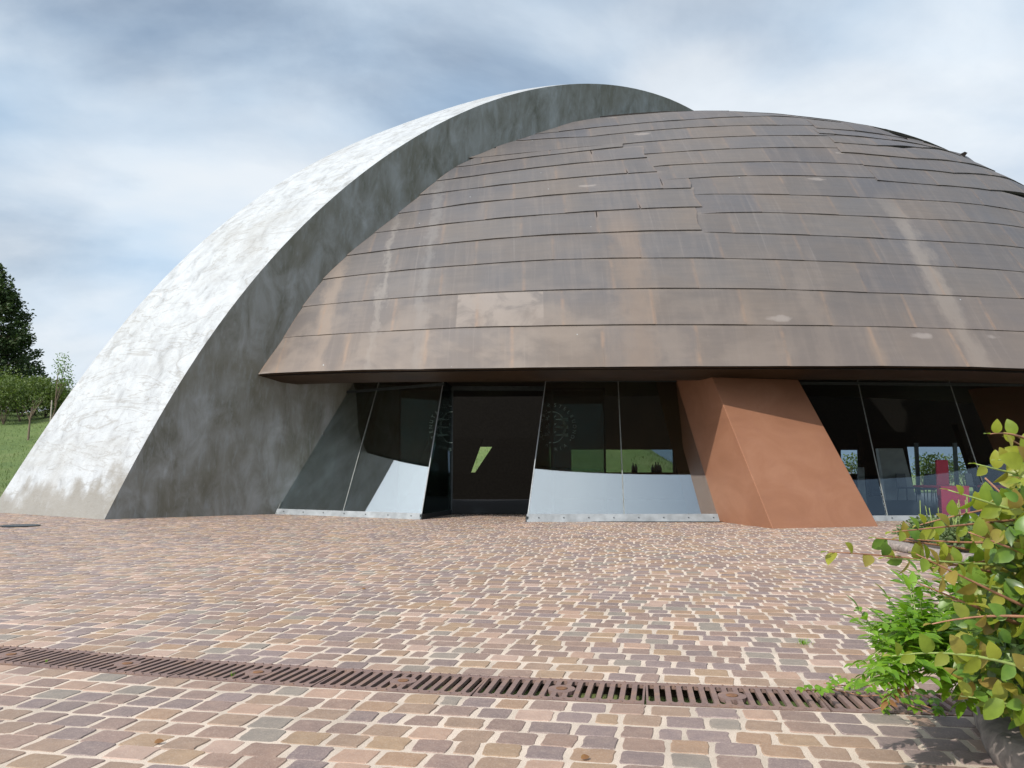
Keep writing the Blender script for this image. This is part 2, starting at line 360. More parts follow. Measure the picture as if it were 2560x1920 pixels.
M = {}
M['shell'] = mat_shell(); M['white'] = mat_white_plaster(); M['grey'] = mat_grey_plaster(); M['terra'] = mat_terracotta()
M['paver'] = mat_paver(); M['mortar'] = mat_mortar(); M['ground'] = mat_ground(); M['iron'] = mat_rusty_iron()
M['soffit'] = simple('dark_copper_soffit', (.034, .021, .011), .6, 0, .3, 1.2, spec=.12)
M['under'] = simple('shell_underlay', (.02, .017, .015), .9, spec=.05)
M['glass'] = mat_glass('coated_glass', .25, (.70, .77, .75))
M['glass_d'] = mat_glass('restaurant_glass', .055, (.93, .96, .95))
M['glass_clear'] = mat_glass('clear_glass', .04, (.62, .70, .68))
M['rail'] = simple('galvanised_metal', (.21, .225, .235), .6, .1, .25, 5)
M['darkmetal'] = simple('dark_frame_metal', (.030, .036, .038), .4, .5)
M['sealant'] = simple('grey_sealant', (.15, .16, .15), .7)
M['etch'] = simple('etched_glass_film', (.78, .84, .80), .8, 0, .1)
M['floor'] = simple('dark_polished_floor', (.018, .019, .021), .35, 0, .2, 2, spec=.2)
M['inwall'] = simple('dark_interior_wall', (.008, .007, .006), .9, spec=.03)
M['inconc'] = simple('pale_interior_concrete', (.34, .36, .36), .7, 0, .2, 2)
M['red'] = simple('red_lacquer', (.80, .045, .11), .4, 0, .08, 3)
M['chair'] = simple('dark_leather', (.02, .022, .028), .45)
M['bark'] = simple('bark', (.13, .095, .065), .9, 0, .35, 25, .5)
M['twig'] = simple('reddish_twig', (.26, .125, .07), .55, 0, .25, 30)
M['greentwig'] = simple('green_twig', (.20, .26, .07), .5, 0, .25, 30)
M['kerb'] = simple('rough_stone', (.20, .165, .145), .85, 0, .35, 22, .6)
M['soil'] = simple('dark_soil', (.045, .032, .022), .95, 0, .4, 30, .8)
M['brass'] = simple('brass_fitting', (.5, .42, .25), .35, .8)
M['paper'] = simple('grey_sticker', (.26, .27, .25), .7)
M['hazy_hills'] = simple('hazy_forest', (.075, .115, .165), .9, 0, .15, .002, 0)  # forested hills, distance haze painted into the bluish base colour
M['leaf_yg'] = mat_leaf('yellow_green_leaf', [(.12, .20, .014), (.21, .25, .018), (.28, .30, .03), (.27, .17, .045), (.15, .23, .018), (.33, .31, .05)], .4)
M['leaf_g'] = mat_leaf('mid_green_leaf', [(.050, .125, .014), (.080, .175, .018), (.125, .225, .022), (.055, .14, .016)], .3)
M['leaf_d'] = mat_leaf('dark_green_leaf', [(.012, .040, .010), (.022, .062, .014), (.035, .085, .016)], .25, .3)
M['leaf_b'] = mat_leaf('bright_wisteria_leaf', [(.085, .21, .010), (.13, .29, .012), (.18, .34, .02), (.10, .24, .012)], .4)
M['leaf_lav'] = mat_leaf('grey_green_leaf', [(.085, .125, .055), (.11, .155, .075), (.07, .115, .045)], .2, .6)
M['leaf_con'] = mat_leaf('conifer_leaf', [(.008, .026, .010), (.015, .044, .014), (.026, .064, .022), (.012, .034, .012)], .12, .6)
M['leaf_field'] = mat_leaf('field_bush_leaf', [(.030, .062, .012), (.055, .098, .018), (.090, .125, .025), (.040, .075, .014)], .25, .6)
M['leaf_rust'] = mat_leaf('bronze_leaf', [(.20, .09, .03), (.26, .10, .05), (.16, .10, .03)], .3)

# ================================================================== SETTING
def sstep(a, b, x): t = np.clip((x - a) / (b - a), 0, 1); return t * t * (3 - 2 * t)
def terrain_h(x, y):
    yst = 25 + 21 * sstep(-20, -10, x)
    rise = sstep(0, 46, y - yst)
    side = np.interp(x, [-60, -12, 11, 17, 24, 60], [1.0, 1.0, .9, .05, -.35, -.6])
    h = 6.0 * rise * side
    h = h + rise * .25 * (np.sin(x * .35 + 1) * np.cos(y * .27) + .6 * np.sin(x * .9 + y * .5))
    far = sstep(90, 400, y); h = h * (1 - .8 * far) - 12 * far * (side < .5)
    return h - .06
def build_terrain():
    xs = np.unique(np.concatenate([np.linspace(-70, 70, 141), np.sign(np.linspace(-1, 1, 41)) * (70 + np.abs(np.linspace(-1, 1, 41)) ** 2 * 5900)]))
    ys = np.unique(np.concatenate([np.linspace(-60, 110, 171), 110 + np.linspace(0, 1, 25) ** 2 * 7000, [-1500, -300]]))
    X, Y = np.meshgrid(xs, ys); Z = terrain_h(X, Y)
    nx, ny = len(xs), len(ys); v = np.stack([X.ravel(), Y.ravel(), Z.ravel()], 1)
    mb = MB(); mb.v = v.tolist()
    mb.f = [(j * nx + i, j * nx + i + 1, (j + 1) * nx + i + 1, (j + 1) * nx + i) for j in range(ny - 1) for i in range(nx - 1)]; mb.mi = [0] * len(mb.f)
    o = mb.build('ground', M['ground'], smooth=True); o['kind'] = 'structure'
build_terrain()
def build_hills():
    mb = MB(); n = 120; xs = np.linspace(-6500, 6500, n); vs = []
    for i, x in enumerate(xs):
        h = 92 + 30 * math.sin(x * .0011 + 1) + 22 * math.sin(x * .0031) + 8 * math.sin(x * .011)
        h += 70 * max(0, math.sin(x * .0006 + .9))
        for j, (dy, k) in enumerate(((-700, -.15), (-350, .45), (0, 1.0), (500, .6), (900, 0))):
            vs.append((x, 4300 + dy + 60 * math.sin(x * .004 + j), max(-20, h * k)))
    mb.add(vs, [(i * 5 + j, i * 5 + 5 + j, i * 5 + 6 + j, i * 5 + 1 + j) for i in range(n - 1) for j in range(4)])
    o = mb.build('hills', M['hazy_hills'], smooth=True); o['kind'] = 'structure'
build_hills()

# ---- paving -------------------------------------------------------
AR = math.radians(11.0); eu = np.array([math.cos(AR), -math.sin(AR)]); ev = np.array([math.sin(AR), math.cos(AR)])
tp = [(0, 1615.3), (600, 1655.6), (1000, 1679.7), (1200, 1691.6), (1600, 1708.8), (1800, 1715.3), (2200, 1724.3)]
bt = [(0, 1660.5), (600, 1702.5), (1000, 1729), (1200, 1742), (1600, 1763.5), (1800, 1768), (2100, 1781)]
def uvof(p): q = np.asarray(p)[:2]; return q @ eu, q @ ev
Tg = np.array([uvof(ground(*p)) for p in tp]); Bg = np.array([uvof(ground(*p)) for p in bt])
ct = np.polyfit(Tg[:, 0], Tg[:, 1], 2); cb2 = np.polyfit(Bg[:, 0], Bg[:, 1], 2)
cc = (ct + cb2) / 2; GHW = float(np.mean(np.polyval(ct, [-2, 0, 1]) - np.polyval(cb2, [-2, 0, 1])) / 2)
def vline(u): u = np.clip(u, -3.6, 2.6); return np.polyval(cc, u)
print('grate halfwidth', GHW, 'coef', cc)
BED = [(1.68, 2.3), (1.76, 3.0), (1.98, 3.5), (2.5, 4.1), (3.2, 5.2), (4.1, 6.9), (4.75, 8.3), (5.05, 9.2), (4.95, 10.2), (5.0, 11.3), (6.0, 12.4), (8.5, 12.9), (14, 13.0), (14, 2.3)]
def in_poly(x, y, poly):
    c = False; n = len(poly); j = n - 1
    for i in range(n):
        xi, yi = poly[i]; xj, yj = poly[j]
        if (yi > y) != (yj > y) and x < (xj - xi) * (y - yi) / (yj - yi) + xi: c = not c
        j = i
    return c
def build_paving():
    mb = MB()
    # mortar sheet under the stones, with the drain slot left open
    U = np.linspace(-24, 20, 90)
    for (v0, v1) in ((GHW + .004, 26.0), (-12.0, -GHW - .004)):
        vs = []
        for u in U:
            c = vline(u)
            for v in (v0, v1):
                p = eu * u + ev * (c + v); vs.append((p[0], p[1], 0.0))
        mb.add(vs, [(2 * i, 2 * i + 2, 2 * i + 3, 2 * i + 1) for i in range(len(U) - 1)], 1)
    rowd = .1535
    def row(k, v0):
        u = -19 + random.random() * .2; ph = random.random() * 6.3; am = random.uniform(.004, .012)
        while u < 15:
            w = random.choice([.168, .168, .175, .16, .182, .15, .165, .17]) * random.uniform(.95, 1.05)
            if random.random() < .04: w *= .62
            uc = u + w / 2; u += w
            dv = am * math.sin(uc * 1.7 + ph) + .006 * math.sin(uc * .6 + k * .7)
            vc = vline(uc) + v0 + dv
            X, Y = eu * uc + ev * vc
            if Y < 1.9 or Y > 22.5: continue
            if abs(X) > Y * .74 + 2.4: continue
            if X > 1.8 and in_poly(X, Y, BED): continue
            g = random.uniform(.015, .028); gv = random.uniform(.008, .015)
            hw = (w - g) / 2; hd = (rowd * random.uniform(.98, 1.02) - gv) / 2
            near = Y < 8.5
            nn = 4 if near else 2
            # rounded rectangle outline with irregular edges
            r = random.uniform(.010, .022); pts = []
            sk = random.uniform(-.005, .005)
            for (sx, sy, a0) in ((1, 1, 0), (-1, 1, 90), (-1, -1, 180), (1, -1, 270)):
                for q in range(nn):
                    a = math.radians(a0 + 90 * q / (nn - 1)); rr = r
                    x = sx * (hw - rr) + rr * math.cos(a); y = sy * (hd - rr) + rr * math.sin(a)
                    pts.append((x, y))
                if near:  # a point along the next side
                    nx_, ny_ = {0: (-.1, 1), 90: (-1, .1), 180: (.1, -1), 270: (1, -.1)}[a0]
                    for f in (-.35, .35):
                        x = nx_ * hw if abs(nx_) == 1 else -f * hw * ny_; y = ny_ * hd if abs(ny_) == 1 else f * hd * nx_
                        pts.append((x, y))
            pts = [(x + sk * y / hd, y) for x, y in pts]
            if near: pts = [(x + random.gauss(0, .0020), y + random.gauss(0, .0018)) for x, y in pts]
            zt = random.uniform(.0012, .0042); tx, ty = random.gauss(0, .008), random.gauss(0, .008); rot = random.gauss(0, .012)
            cr, sr = math.cos(rot), math.sin(rot); n = len(pts); outer = []; inner = []
            for x, y in pts:
                x2, y2 = x * cr - y * sr, x * sr + y * cr
                p = eu * (uc + x2) + ev * (vc + y2); outer.append((p[0], p[1], -.001))
                x3, y3 = x2 * (1 - .0045 / hw), y2 * (1 - .0045 / hd)
                p = eu * (uc + x3) + ev * (vc + y3); inner.append((p[0], p[1], zt + tx * x3 + ty * y3))
            fs = [(i, (i + 1) % n, n + (i + 1) % n, n + i) for i in range(n)] + [tuple(range(n, 2 * n))]
            mb.add(outer + inner, fs, 0)
    v = GHW + .012 + rowd / 2; k = 0
    while v < 23: row(k, v); v += rowd; k += 1
    v = -GHW - .012 - rowd / 2
    while v > -3.5: row(k, v); v -= rowd; k += 1
    o = mb.build('paving', [M['paver'], M['mortar']]); o['kind'] = 'structure'
    print('paver verts', len(mb.v))
build_paving()

# ================================================================== THE DOMED BUILDING
B = empty('winery_building', (2, 18, 0))
tag(B, 'domed winery clad in weathered brown copper sheets with a white plaster arch and terracotta pier', 'building')
BINV = Vector((-2, -18, 0))
def part(mb, name, mat, parent=B, smooth=False):
    o = mb.build(name, mat, None, smooth); o.parent = parent
    # parts are authored in world space: cancel the parent's offset
    if parent is B: o.location = BINV
    return o
def sub(mb, name, mat, parent, smooth=False):
    o = mb.build(name, mat, None, smooth); o.parent = parent; return o   # its parent mesh already sits in world space

# ---- arch plane
YAW = math.radians(38); TAU = math.radians(9)
PA = ground(260, 1299)
n_side = np.array([math.sin(YAW) * math.cos(TAU), -math.cos(YAW) * math.cos(TAU), -math.sin(TAU)])   # faces the camera's right, leans out a little
u_side = np.array([math.cos(YAW), math.sin(YAW), 0.0])
w_side = np.cross(u_side, n_side); w_side = w_side if w_side[2] > 0 else -w_side
def arch_pt(px, py, off=0.0): return on_plane(px, py, PA - n_side * off, n_side)
def tw(P, off=0.0): q = np.asarray(P) - (PA - n_side * off); return q @ u_side, q @ w_side
ridge_px = [(260, 1299), (295, 1231), (352, 1130), (405, 1032), (452, 956), (500, 874), (513, 853), (572, 779), (633, 701), (688, 640), (760, 556), (862, 475), (938, 410), (1006, 359), (1079, 317.5), (1151, 283), (1209, 260), (1300, 231.5), (1390, 215), (1478, 209), (1548, 213), (1611, 227.5), (1675, 248), (1754, 286)]
sil_px = [(-28, 1282), (0, 1248), (51, 1176), (122, 1053), (169, 986), (236, 893), (308, 813), (363, 750), (464, 644), (500, 610.5), (608, 518), (706, 453), (811, 392), (916, 343), (1024, 305), (1133, 274), (1209, 256)]
RT = np.array([tw(arch_pt(*p)) for p in ridge_px])
print('ridge tw', RT.round(2).tolist())
# smooth ridge and mirror it about its top
ap = int(np.argmax(RT[:, 1])); tap = RT[ap, 0]
d_arc = lambda P: np.concatenate([[0], np.cumsum(np.hypot(*np.diff(P, axis=0).T))])
def smooth_curve(P, n=60, deg=6):
    s = d_arc(P); s = s / s[-1]; q = np.linspace(0, 1, n)
    return np.stack([np.polyval(np.polyfit(s, P[:, i], deg), q) for i in (0, 1)], 1)
RS = smooth_curve(RT, 60, 6); RS = RS[RS[:, 0] <= tap + 1e-3] if RS[-1, 0] > tap + .5 else RS
top_t = RS[-1, 0]; mir = RS[::-1].copy()[:26]; mir[:, 0] = 2 * top_t - mir[:, 0]
RF = np.vstack([RS, mir[1:]])
# outer edge of the white face on a parallel plane whose distance narrows upwards
def off_at(f): return 5.3 - 2.2 * f
SP = []
for i, p in enumerate(sil_px):
    f = i / (len(sil_px) - 1); o_ = off_at(f); t, w = tw(arch_pt(p[0], p[1], o_), o_); SP.append((t, w, o_))
SP = np.array(SP); print('sil', SP.round(2).tolist())
tl, wl, ol = SP[-1]
ext = []
for q in np.linspace(0, 1, 14)[1:]:
    t = tl + (top_t + 1.0 - tl) * q; wr = np.interp(t, RS[:, 0], RS[:, 1])
    w0 = wl - np.interp(tl, RS[:, 0], RS[:, 1]); ext.append((t, wr + w0 * (1 - q) + .62 * q, ol + (3.0 - ol) * q))
SE = np.vstack([SP, np.array(ext)]); ss = d_arc(SE[:, :2]); ss /= ss[-1]
q = np.linspace(0, 1, len(RS)); SS = np.stack([np.polyval(np.polyfit(ss, SE[:, i], 7), q) for i in range(3)], 1)
mS = SS[::-1].copy()[:26]; mS[:, 0] = 2 * (top_t + 1.0) - mS[:, 0]; SF = np.vstack([SS, mS[1:]])
def P3(t, w, off=0.0): return (PA - n_side * off) + u_side * t + w_side * w
def inner_curve(off, k=0):
    out = []
    for (t, w) in RF:
        x = (t - top_t) / top_t; tt = top_t + x * (top_t - 7.2); out.append(P3(tt, w * .66 + (-1.2 if w < 4 else 0) * 0, off))
    return out
n = len(RF)
ridge3 = [P3(t, w) for t, w in RF]; sil3 = [P3(t, w, o_) for t, w, o_ in SF]
in3 = inner_curve(0.0); in3b = inner_curve(3.0)
def drop(P): P = np.array(P); return P
mb = MB()   # white outer face, gridded across so that the plaster can undulate
G = 8
vs = []
for i in range(n):
    for j in range(G + 1):
        f = j / G; p = ridge3[i] * (1 - f) + sil3[i] * f; 
        p = p + np.array([0, 0, .10 * math.sin(math.pi * f) * (1 if i > 2 else 0)]); vs.append(p)
mb.add(vs, [(i * (G + 1) + j, i * (G + 1) + j + 1, (i + 1) * (G + 1) + j + 1, (i + 1) * (G + 1) + j) for i in range(n - 1) for j in range(G)])
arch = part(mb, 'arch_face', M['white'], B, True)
arch['label'] = 'sunlit white plaster outer face of the arch'
mb = MB()   # the dark side face, thick body behind it
vs = []; K = 6
for i in range(n):
    for j in range(K + 1): f = j / K; vs.append(ridge3[i] * (1 - f) + in3[i] * f)
mb.add(vs, [(i * (K + 1) + j, (i + 1) * (K + 1) + j, (i + 1) * (K + 1) + j + 1, i * (K + 1) + j + 1) for i in range(n - 1) for j in range(K)])
b0 = len(mb.v)
vs = [in3[i] for i in range(n)] + [in3b[i] for i in range(n)] + [sil3[i] for i in range(n)]
mb.add(vs, [(i, i + 1, n + i + 1, n + i) for i in range(n - 1)] + [(n + i, n + i + 1, 2 * n + i + 1, 2 * n + i) for i in range(n - 1)])
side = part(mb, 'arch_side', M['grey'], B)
side['label'] = 'shaded grey concrete side of the arch'

# ---- the shell surface, rows of sheets measured along a bulging dome
rows = [[(650, 937), (780, 930), (1040, 925), (1560, 918), (1700, 917), (2000, 917), (2560, 923)],
 [(692, 848), (828, 838), (1075, 824), (1300, 816.5), (1700, 812), (1860, 813), (2560, 830)],
 [(758, 768), (916, 753), (1233, 732), (1700, 722), (1860, 722), (2178, 733), (2560, 748)],
 [(809, 700), (1053, 674), (1300, 654), (1700, 646), (1860, 648), (2095, 656), (2329, 665), (2560, 681)],
 [(866, 641), (1043, 620), (1200, 601), (1453, 586), (1752, 580), (1860, 585), (2250, 600), (2560, 621)],
 [(925, 585), (1075, 568), (1200, 552), (1428, 534), (1749, 526), (1900, 532), (2194, 544), (2560, 570)],
 [(984, 537), (1200, 509), (1440, 485), (1738, 480), (1900, 487), (2218, 498), (2536, 526)],
 [(1046, 490), (1200, 471), (1491, 442), (1692, 438), (1900, 439), (2186, 446), (2512, 483)],
 [(1088, 454), (1200, 439), (1352, 420), (1616, 400), (1900, 405), (2150, 412), (2405, 437)],
 [(1153, 418), (1434, 383), (1615, 373), (1900, 370), (2083, 371), (2405, 408)],
 [(1191, 389), (1344, 371), (1551, 352), (1900, 341), (2059, 341), (2413, 389)],
 [(1303, 352), (1463, 325), (1770, 306), (1900, 312), (2035, 315), (2397, 371)]]
LROW = .96; Hc = [3.0]
yc = [float(np.interp(1700, [p[0] for p in r], [p[1] for p in r])) for r in rows]
Pc = at_h(1700, yc[0], 3.0)[1:]
for y in yc[1:]:
    m_ = ray(1700, y)[2]; a_ = 1 + m_ * m_; b_ = -2 * Pc[0] + 2 * m_ * (CAMH - Pc[1]); c_ = Pc[0] ** 2 + (CAMH - Pc[1]) ** 2 - LROW ** 2
    Yn = (-b_ + math.sqrt(max(0, b_ * b_ - 4 * a_ * c_))) / 2 / a_; Pc = np.array([Yn, CAMH + m_ * Yn]); Hc.append(Pc[1])
XS = np.linspace(-9, 19, 113); Yg = []; Hg = []
for k, r in enumerate(rows):
    x0 = r[0][0]; pts = []
    Ypl = arch_pt(*r[0])[1]; Ylv = at_h(r[0][0], r[0][1], Hc[k])[1]; ratio = Ypl / Ylv - 1
    for px in np.linspace(x0, r[-1][0], 24):
        py = np.interp(px, [p[0] for p in r], [p[1] for p in r])
        q = at_h(px, py, Hc[k]); w = max(0, 1 - (px - x0) / 520.0) ** 2; Y = q[1] * (1 + ratio * w); pts.append(at_y(px, py, Y))
    pts = np.array(pts); cy = np.polyfit(pts[:, 0], pts[:, 1], 4); ch = np.polyfit(pts[:, 0], pts[:, 2], 3)
    xl, xr = pts[0, 0], pts[-1, 0]
    y_ = np.polyval(cy, XS); h_ = np.polyval(ch, XS)
    sl = np.polyval(np.polyder(cy), xl); yl = np.polyval(cy, xl); hl = np.polyval(ch, xl)
    mL = XS < xl; y_[mL] = yl + sl * (XS[mL] - xl) * 1.0; h_[mL] = hl
    xq = min(xr, 10.5); sr_ = max(.12, np.polyval(np.polyder(cy), xq)); yr = np.polyval(cy, xq); mR = XS > xq
    y_[mR] = yr + sr_ * (XS[mR] - xq) + .055 * (XS[mR] - xq) ** 2; h_[mR] = np.polyval(ch, xq)
    Yg.append(y_); Hg.append(h_)
Yg = np.array(Yg); Hg = np.array(Hg); ks = np.arange(12)
# smooth across rows
def sm(A):
    out = np.empty_like(A)
    for i in range(A.shape[1]): out[:, i] = np.polyval(np.polyfit(ks, A[:, i], 5), ks)
    return out
Yg = .25 * Yg + .75 * sm(Yg); Hg = .25 * Hg + .75 * sm(Hg)
# continue over the crown and down the back
ang = math.atan2(Hg[-1, 50] - Hg[-2, 50], Yg[-1, 50] - Yg[-2, 50]); Yl = [*Yg]; Hl = [*Hg]
a = ang
for k in range(30):
    a = a - math.radians(8.5 if k < 3 else 4.5); a = max(a, -math.radians(62))
    drp = 0.012 * min(k + 1, 14) / 14 * np.maximum(0, np.abs(XS - 4) - 1) 
    Yl.append(Yl[-1] + LROW * math.cos(a)); Hl.append(Hl[-1] + LROW * math.sin(a) - drp * (1 if a > 0 else .3))
    if Hl[-1][50] < 2.2 and a < 0: break
YG = np.array(Yl); HG = np.array(Hl); NR = len(YG)
print('shell back', YG[-1, 50], HG[-1, 50], 'apex', HG.max())
def S(X, k):
    """surface point for plan X and row number k (float)"""
    k = min(max(k, 0.0), NR - 1.001); x = min(max((X - XS[0]) / (XS[1] - XS[0]), 0), len(XS) - 1.001)
    i = int(x); fx = x - i; j = int(k); fk = k - j
    def bl(A): return (A[j, i] * (1 - fx) + A[j, i + 1] * fx) * (1 - fk) + (A[j + 1, i] * (1 - fx) + A[j + 1, i + 1] * fx) * fk
    return np.array([X, bl(YG), bl(HG)])
def Sn(X, k):
    a = S(X + .1, k) - S(X - .1, k); b = S(X, k + .15) - S(X, max(k - .15, 0)); n_ = np.cross(a, b); n_ /= np.linalg.norm(n_)
    return n_ if n_[1] < 0 or n_[2] > 0.5 else -n_
def inv(px, py, k0):
    """find (X, k) on the surface seen at this pixel"""
    X = (px - 1280) / FPX * (17 + k0 * .6); k = k0
    for it in range(14):
        p = S(X, k); u, v = project(p); ex, ey = px - u, py - v
        if abs(ex) + abs(ey) < .05: break
        u1, v1 = project(S(X + .02, k)); u2, v2 = project(S(X, k + .02)); J = np.array([[(u1 - u) / .02, (u2 - u) / .02], [(v1 - v) / .02, (v2 - v) / .02]])
        try: dx = np.linalg.solve(J, [ex, ey])
        except Exception: break
        X += float(np.clip(dx[0], -2, 2)); k += float(np.clip(dx[1], -1, 1))
        k = min(max(k, 0), NR - 1.2)
    return X, k
# line of the shell's cut edge against the arch: for each k the X where the surface meets the arch plane
def xb(k):
    lo, hi = -8.9, 16.0
    f = lambda X: (S(X, k) - PA) @ n_side
    # n_side points to the shell's side: positive inside
    if f(lo) > 0: return lo
    for _ in range(40):
        mid = (lo + hi) / 2
        if f(mid) > 0: hi = mid
        else: lo = mid
    return hi
mb = MB(); vs = []; NX = 70; kk = np.arange(0.0, NR - 1.01, .5)
for k in kk:
    x0 = xb(k) + .03
    for i in range(NX + 1):
        X = x0 + (18.9 - x0) * i / NX; p = S(X, k) - Sn(X, k) * .07 if k < 14 else S(X, k); vs.append(p)
nn_ = NX + 1
mb.add(vs, [(j * nn_ + i, j * nn_ + i + 1, (j + 1) * nn_ + i + 1, (j + 1) * nn_ + i) for j in range(len(kk) - 1) for i in range(NX)])
roof = part(mb, 'roof_shell', M['under'], B, True)
roof['label'] = 'domed copper clad roof shell'

# rows of sheets; the dome is clad in three fields whose courses do not line up
mb = MB(); UVS = []; EDGE = []
edge_attr = []
def wob(x, s): return math.sin(x * 1.3 + s) * .5 + math.sin(x * 3.1 + s * 2.3) * .3 + math.sin(x * 6.7 + s * 1.1) * .2
def sheet(x0, x1, kb0, kb1, kt0, kt1, seed, lift=.019, lw=1.0, endwob=0.0, x0t=None, taper=None):
    if x0t is None: x0t = x0
    """one sheet from X0..X1; bottom edge runs k=kb0..kb1, top edge kt0..kt1"""
    nx = max(3, int(abs(x1 - x0) / .22)); ny = 4; base = len(mb.v); vs = []
    uo = random.random() * 0
    for j in range(ny + 1):
        fy = j / ny
        for i in range(nx + 1):
            fx = i / nx; ew = endwob * math.sin(fy * 5.5 + seed) if fx == 1 or fx == 0 else 0
            xs0 = x0 + (x0t - x0) * fy; X = xs0 + (x1 - xs0) * fx + ew; k = (kb0 + (kb1 - kb0) * fx) * (1 - fy) + (kt0 + (kt1 - kt0) * fx) * fy
            lf = lift * (1 - fy) * (1 + .40 * wob(X * 1.1, seed)) + .006 + .012 * fy * 0
            if taper is not None: lf = lf * min(1, max(-.8, (X - taper - .25) / .35))
            bulge = .010 * math.sin(math.pi * fx) * math.sin(math.pi * fy) * math.sin(seed * 7)
            p = S(X, k) + Sn(X, k) * (lf + bulge); vs.append(p)
            UVS.append((X, k * LROW)); edge_attr.append((min(fx, 1 - fx) * abs(x1 - x0) * .5 , 1 - fy, fy))
    fs = [(j * (nx + 1) + i, j * (nx + 1) + i + 1, (j + 1) * (nx + 1) + i + 1, (j + 1) * (nx + 1) + i) for j in range(ny) for i in range(nx)]
    # lip turned in under the bottom edge
    for i in range(nx + 1):
        fx = i / nx; X = x0 + (x1 - x0) * fx; k = kb0 + (kb1 - kb0) * fx; vs.append(S(X, k + .02) - Sn(X, k) * .05)
        UVS.append((X, k * LROW)); edge_attr.append((.5, .5, .5))
    o_ = (ny + 1) * (nx + 1)
    fs += [(i + 1, i, o_ + i, o_ + i + 1) for i in range(nx)]
    for e in (0, nx):   # side lips
        for j in range(ny + 1):
            fy = j / ny; p = np.array(vs[j * (nx + 1) + e]); X = x0 if e == 0 else x1
            k = (kb0 if e == 0 else kb1) * (1 - fy) + (kt0 if e == 0 else kt1) * fy; vs.append(p - Sn(X, k) * (.035))
            UVS.append((X, k * LROW)); edge_attr.append((.5, .5, .5))
    s1 = o_ + nx + 1; s2 = s1 + ny + 1
    fs += [(s1 + j, j * (nx + 1), (j + 1) * (nx + 1), s1 + j + 1) for j in range(ny)]
    fs += [(j * (nx + 1) + nx, s2 + j, s2 + j + 1, (j + 1) * (nx + 1) + nx) for j in range(ny)]
    mb.add(vs, fs)
def kx(line, k0):
    """turn a pixel polyline into a function X -> k"""
    pts = [inv(p[0], p[1], k0) for p in line]; xs = [p[0] for p in pts]; k_ = [p[1] for p in pts]
    return lambda X: float(np.interp(X, xs, k_)), xs[0], xs[-1]
def course(fb, ft, xa, xz, idx, w=1.78, endwob=0, first=None, lift=.019, offs=None, xat=None, taper=None):
    """lay one course of sheets between bottom line fb and top line ft"""
    off = (idx % 2) * w / 2 + (idx * .37 % 1) * .35 if offs is None else offs
    x = xa; xs = [xa]; j = math.floor((xa - off) / w) + 1
    while True:
        nx_ = off + j * w + random.uniform(-.05, .05); j += 1
        if nx_ - xs[-1] < .45: continue
        if nx_ > xz - .45: break
        xs.append(nx_)
    xs.append(xz)
    for a_, b_ in zip(xs[:-1], xs[1:]):
        sh = .02
        sheet(a_ + .004, b_ + .012, fb(a_), fb(b_), ft(a_) + .06, ft(b_) + .06, idx * 3.1 + a_ * 1.7, lift, endwob=endwob if b_ == xz else 0, x0t=xat if a_ == xa else None, taper=taper)
fun = [kx(r, k) for k, r in enumerate(rows)]
XR = 18.0
def extend(f):
    g, xa, xz = f
    return lambda X: g(X)
# 1) lower, continuous courses 0..3
for k in range(0, 4):
    fb = fun[k][0]; ft = fun[k + 1][0]; course(fb, ft, xb(k) + .0, XR, k, xat=xb(k + 1.06))
# 2) left field above
Lf = [
 [(866, 641), (1043, 620), (1200, 601), (1453, 586), (1752, 577)],
 [(925, 585), (1075, 568), (1200, 552.5), (1428, 534), (1749, 519)],
 [(984, 537), (1200, 509), (1440, 485), (1727, 472)],
 [(1046, 490), (1200, 471), (1491, 442), (1637, 431)],
 [(1088, 454), (1200, 439.5), (1352, 420), (1616, 396)],
 [(1153, 418), (1200, 411), (1434, 383), (1559, 369)],
 [(1191, 389), (1344, 371), (1490, 352)]]
Mf = [
 [(1700, 586), (1752, 585), (1900, 585), (2250, 600), (2560, 621)],
 [(1700, 536), (1755, 535), (1900, 532), (2194, 544), (2560, 570)],
 [(1690, 488), (1738, 487), (1900, 487), (2218, 498), (2536, 526)],
 [(1640, 450), (1692, 449), (1900, 439.5), (2186, 446), (2512, 483)],
 [(1580, 421), (1629, 418), (1900, 405), (2150, 412), (2405, 437)],
 [(1560, 391), (1615, 387), (1900, 370.5), (2083, 371), (2405, 402)],
 [(1490, 367), (1551, 362), (1900, 341), (2059, 341), (2413, 380)],
 [(1303, 352), (1482, 343), (1776, 318), (1900, 316), (2035, 315), (2300, 340)],
 [(1303, 340), (1463, 325), (1770, 299), (1900, 292), (2000, 295), (2280, 331)],
 [(1341, 329), (1500, 311), (1713, 289), (1800, 286.5), (2000, 290)]]
Lfn = [kx(r, 4 + i) for i, r in enumerate(Lf)]; Mfn = [kx(r, 4 + i) for i, r in enumerate(Mf)]
xe = [Lfn[i][2] for i in range(7)]
for i in range(0, 6):
    xz = xe[i]; course(Lfn[i][0], Lfn[i + 1][0], xb(4 + i), xz, 4 + i, lift=.026, endwob=.04, xat=xb(5.06 + i))
# 4) right field overlapping at the top right, stepped edge
Rf = [
 [(2192, 453), (2357, 467), (2512, 483), (2600, 494)],
 [(2158, 415), (2309, 429), (2405, 437), (2560, 456)],
 [(2101, 383), (2257, 399), (2405, 408), (2500, 424)],
 [(2085, 358), (2258, 373), (2413, 389), (2440, 396)],
 [(2047, 336), (2242, 354), (2397, 371), (2420, 378)],
 [(2041, 322), (2210, 337), (2355, 352), (2380, 360)],
 [(2030, 306), (2180, 321), (2300, 334), (2340, 342)],
 [(2000, 294), (2120, 305), (2230, 321), (2260, 326)]]
Rfn = [kx(r, 7 + i) for i, r in enumerate(Rf)]
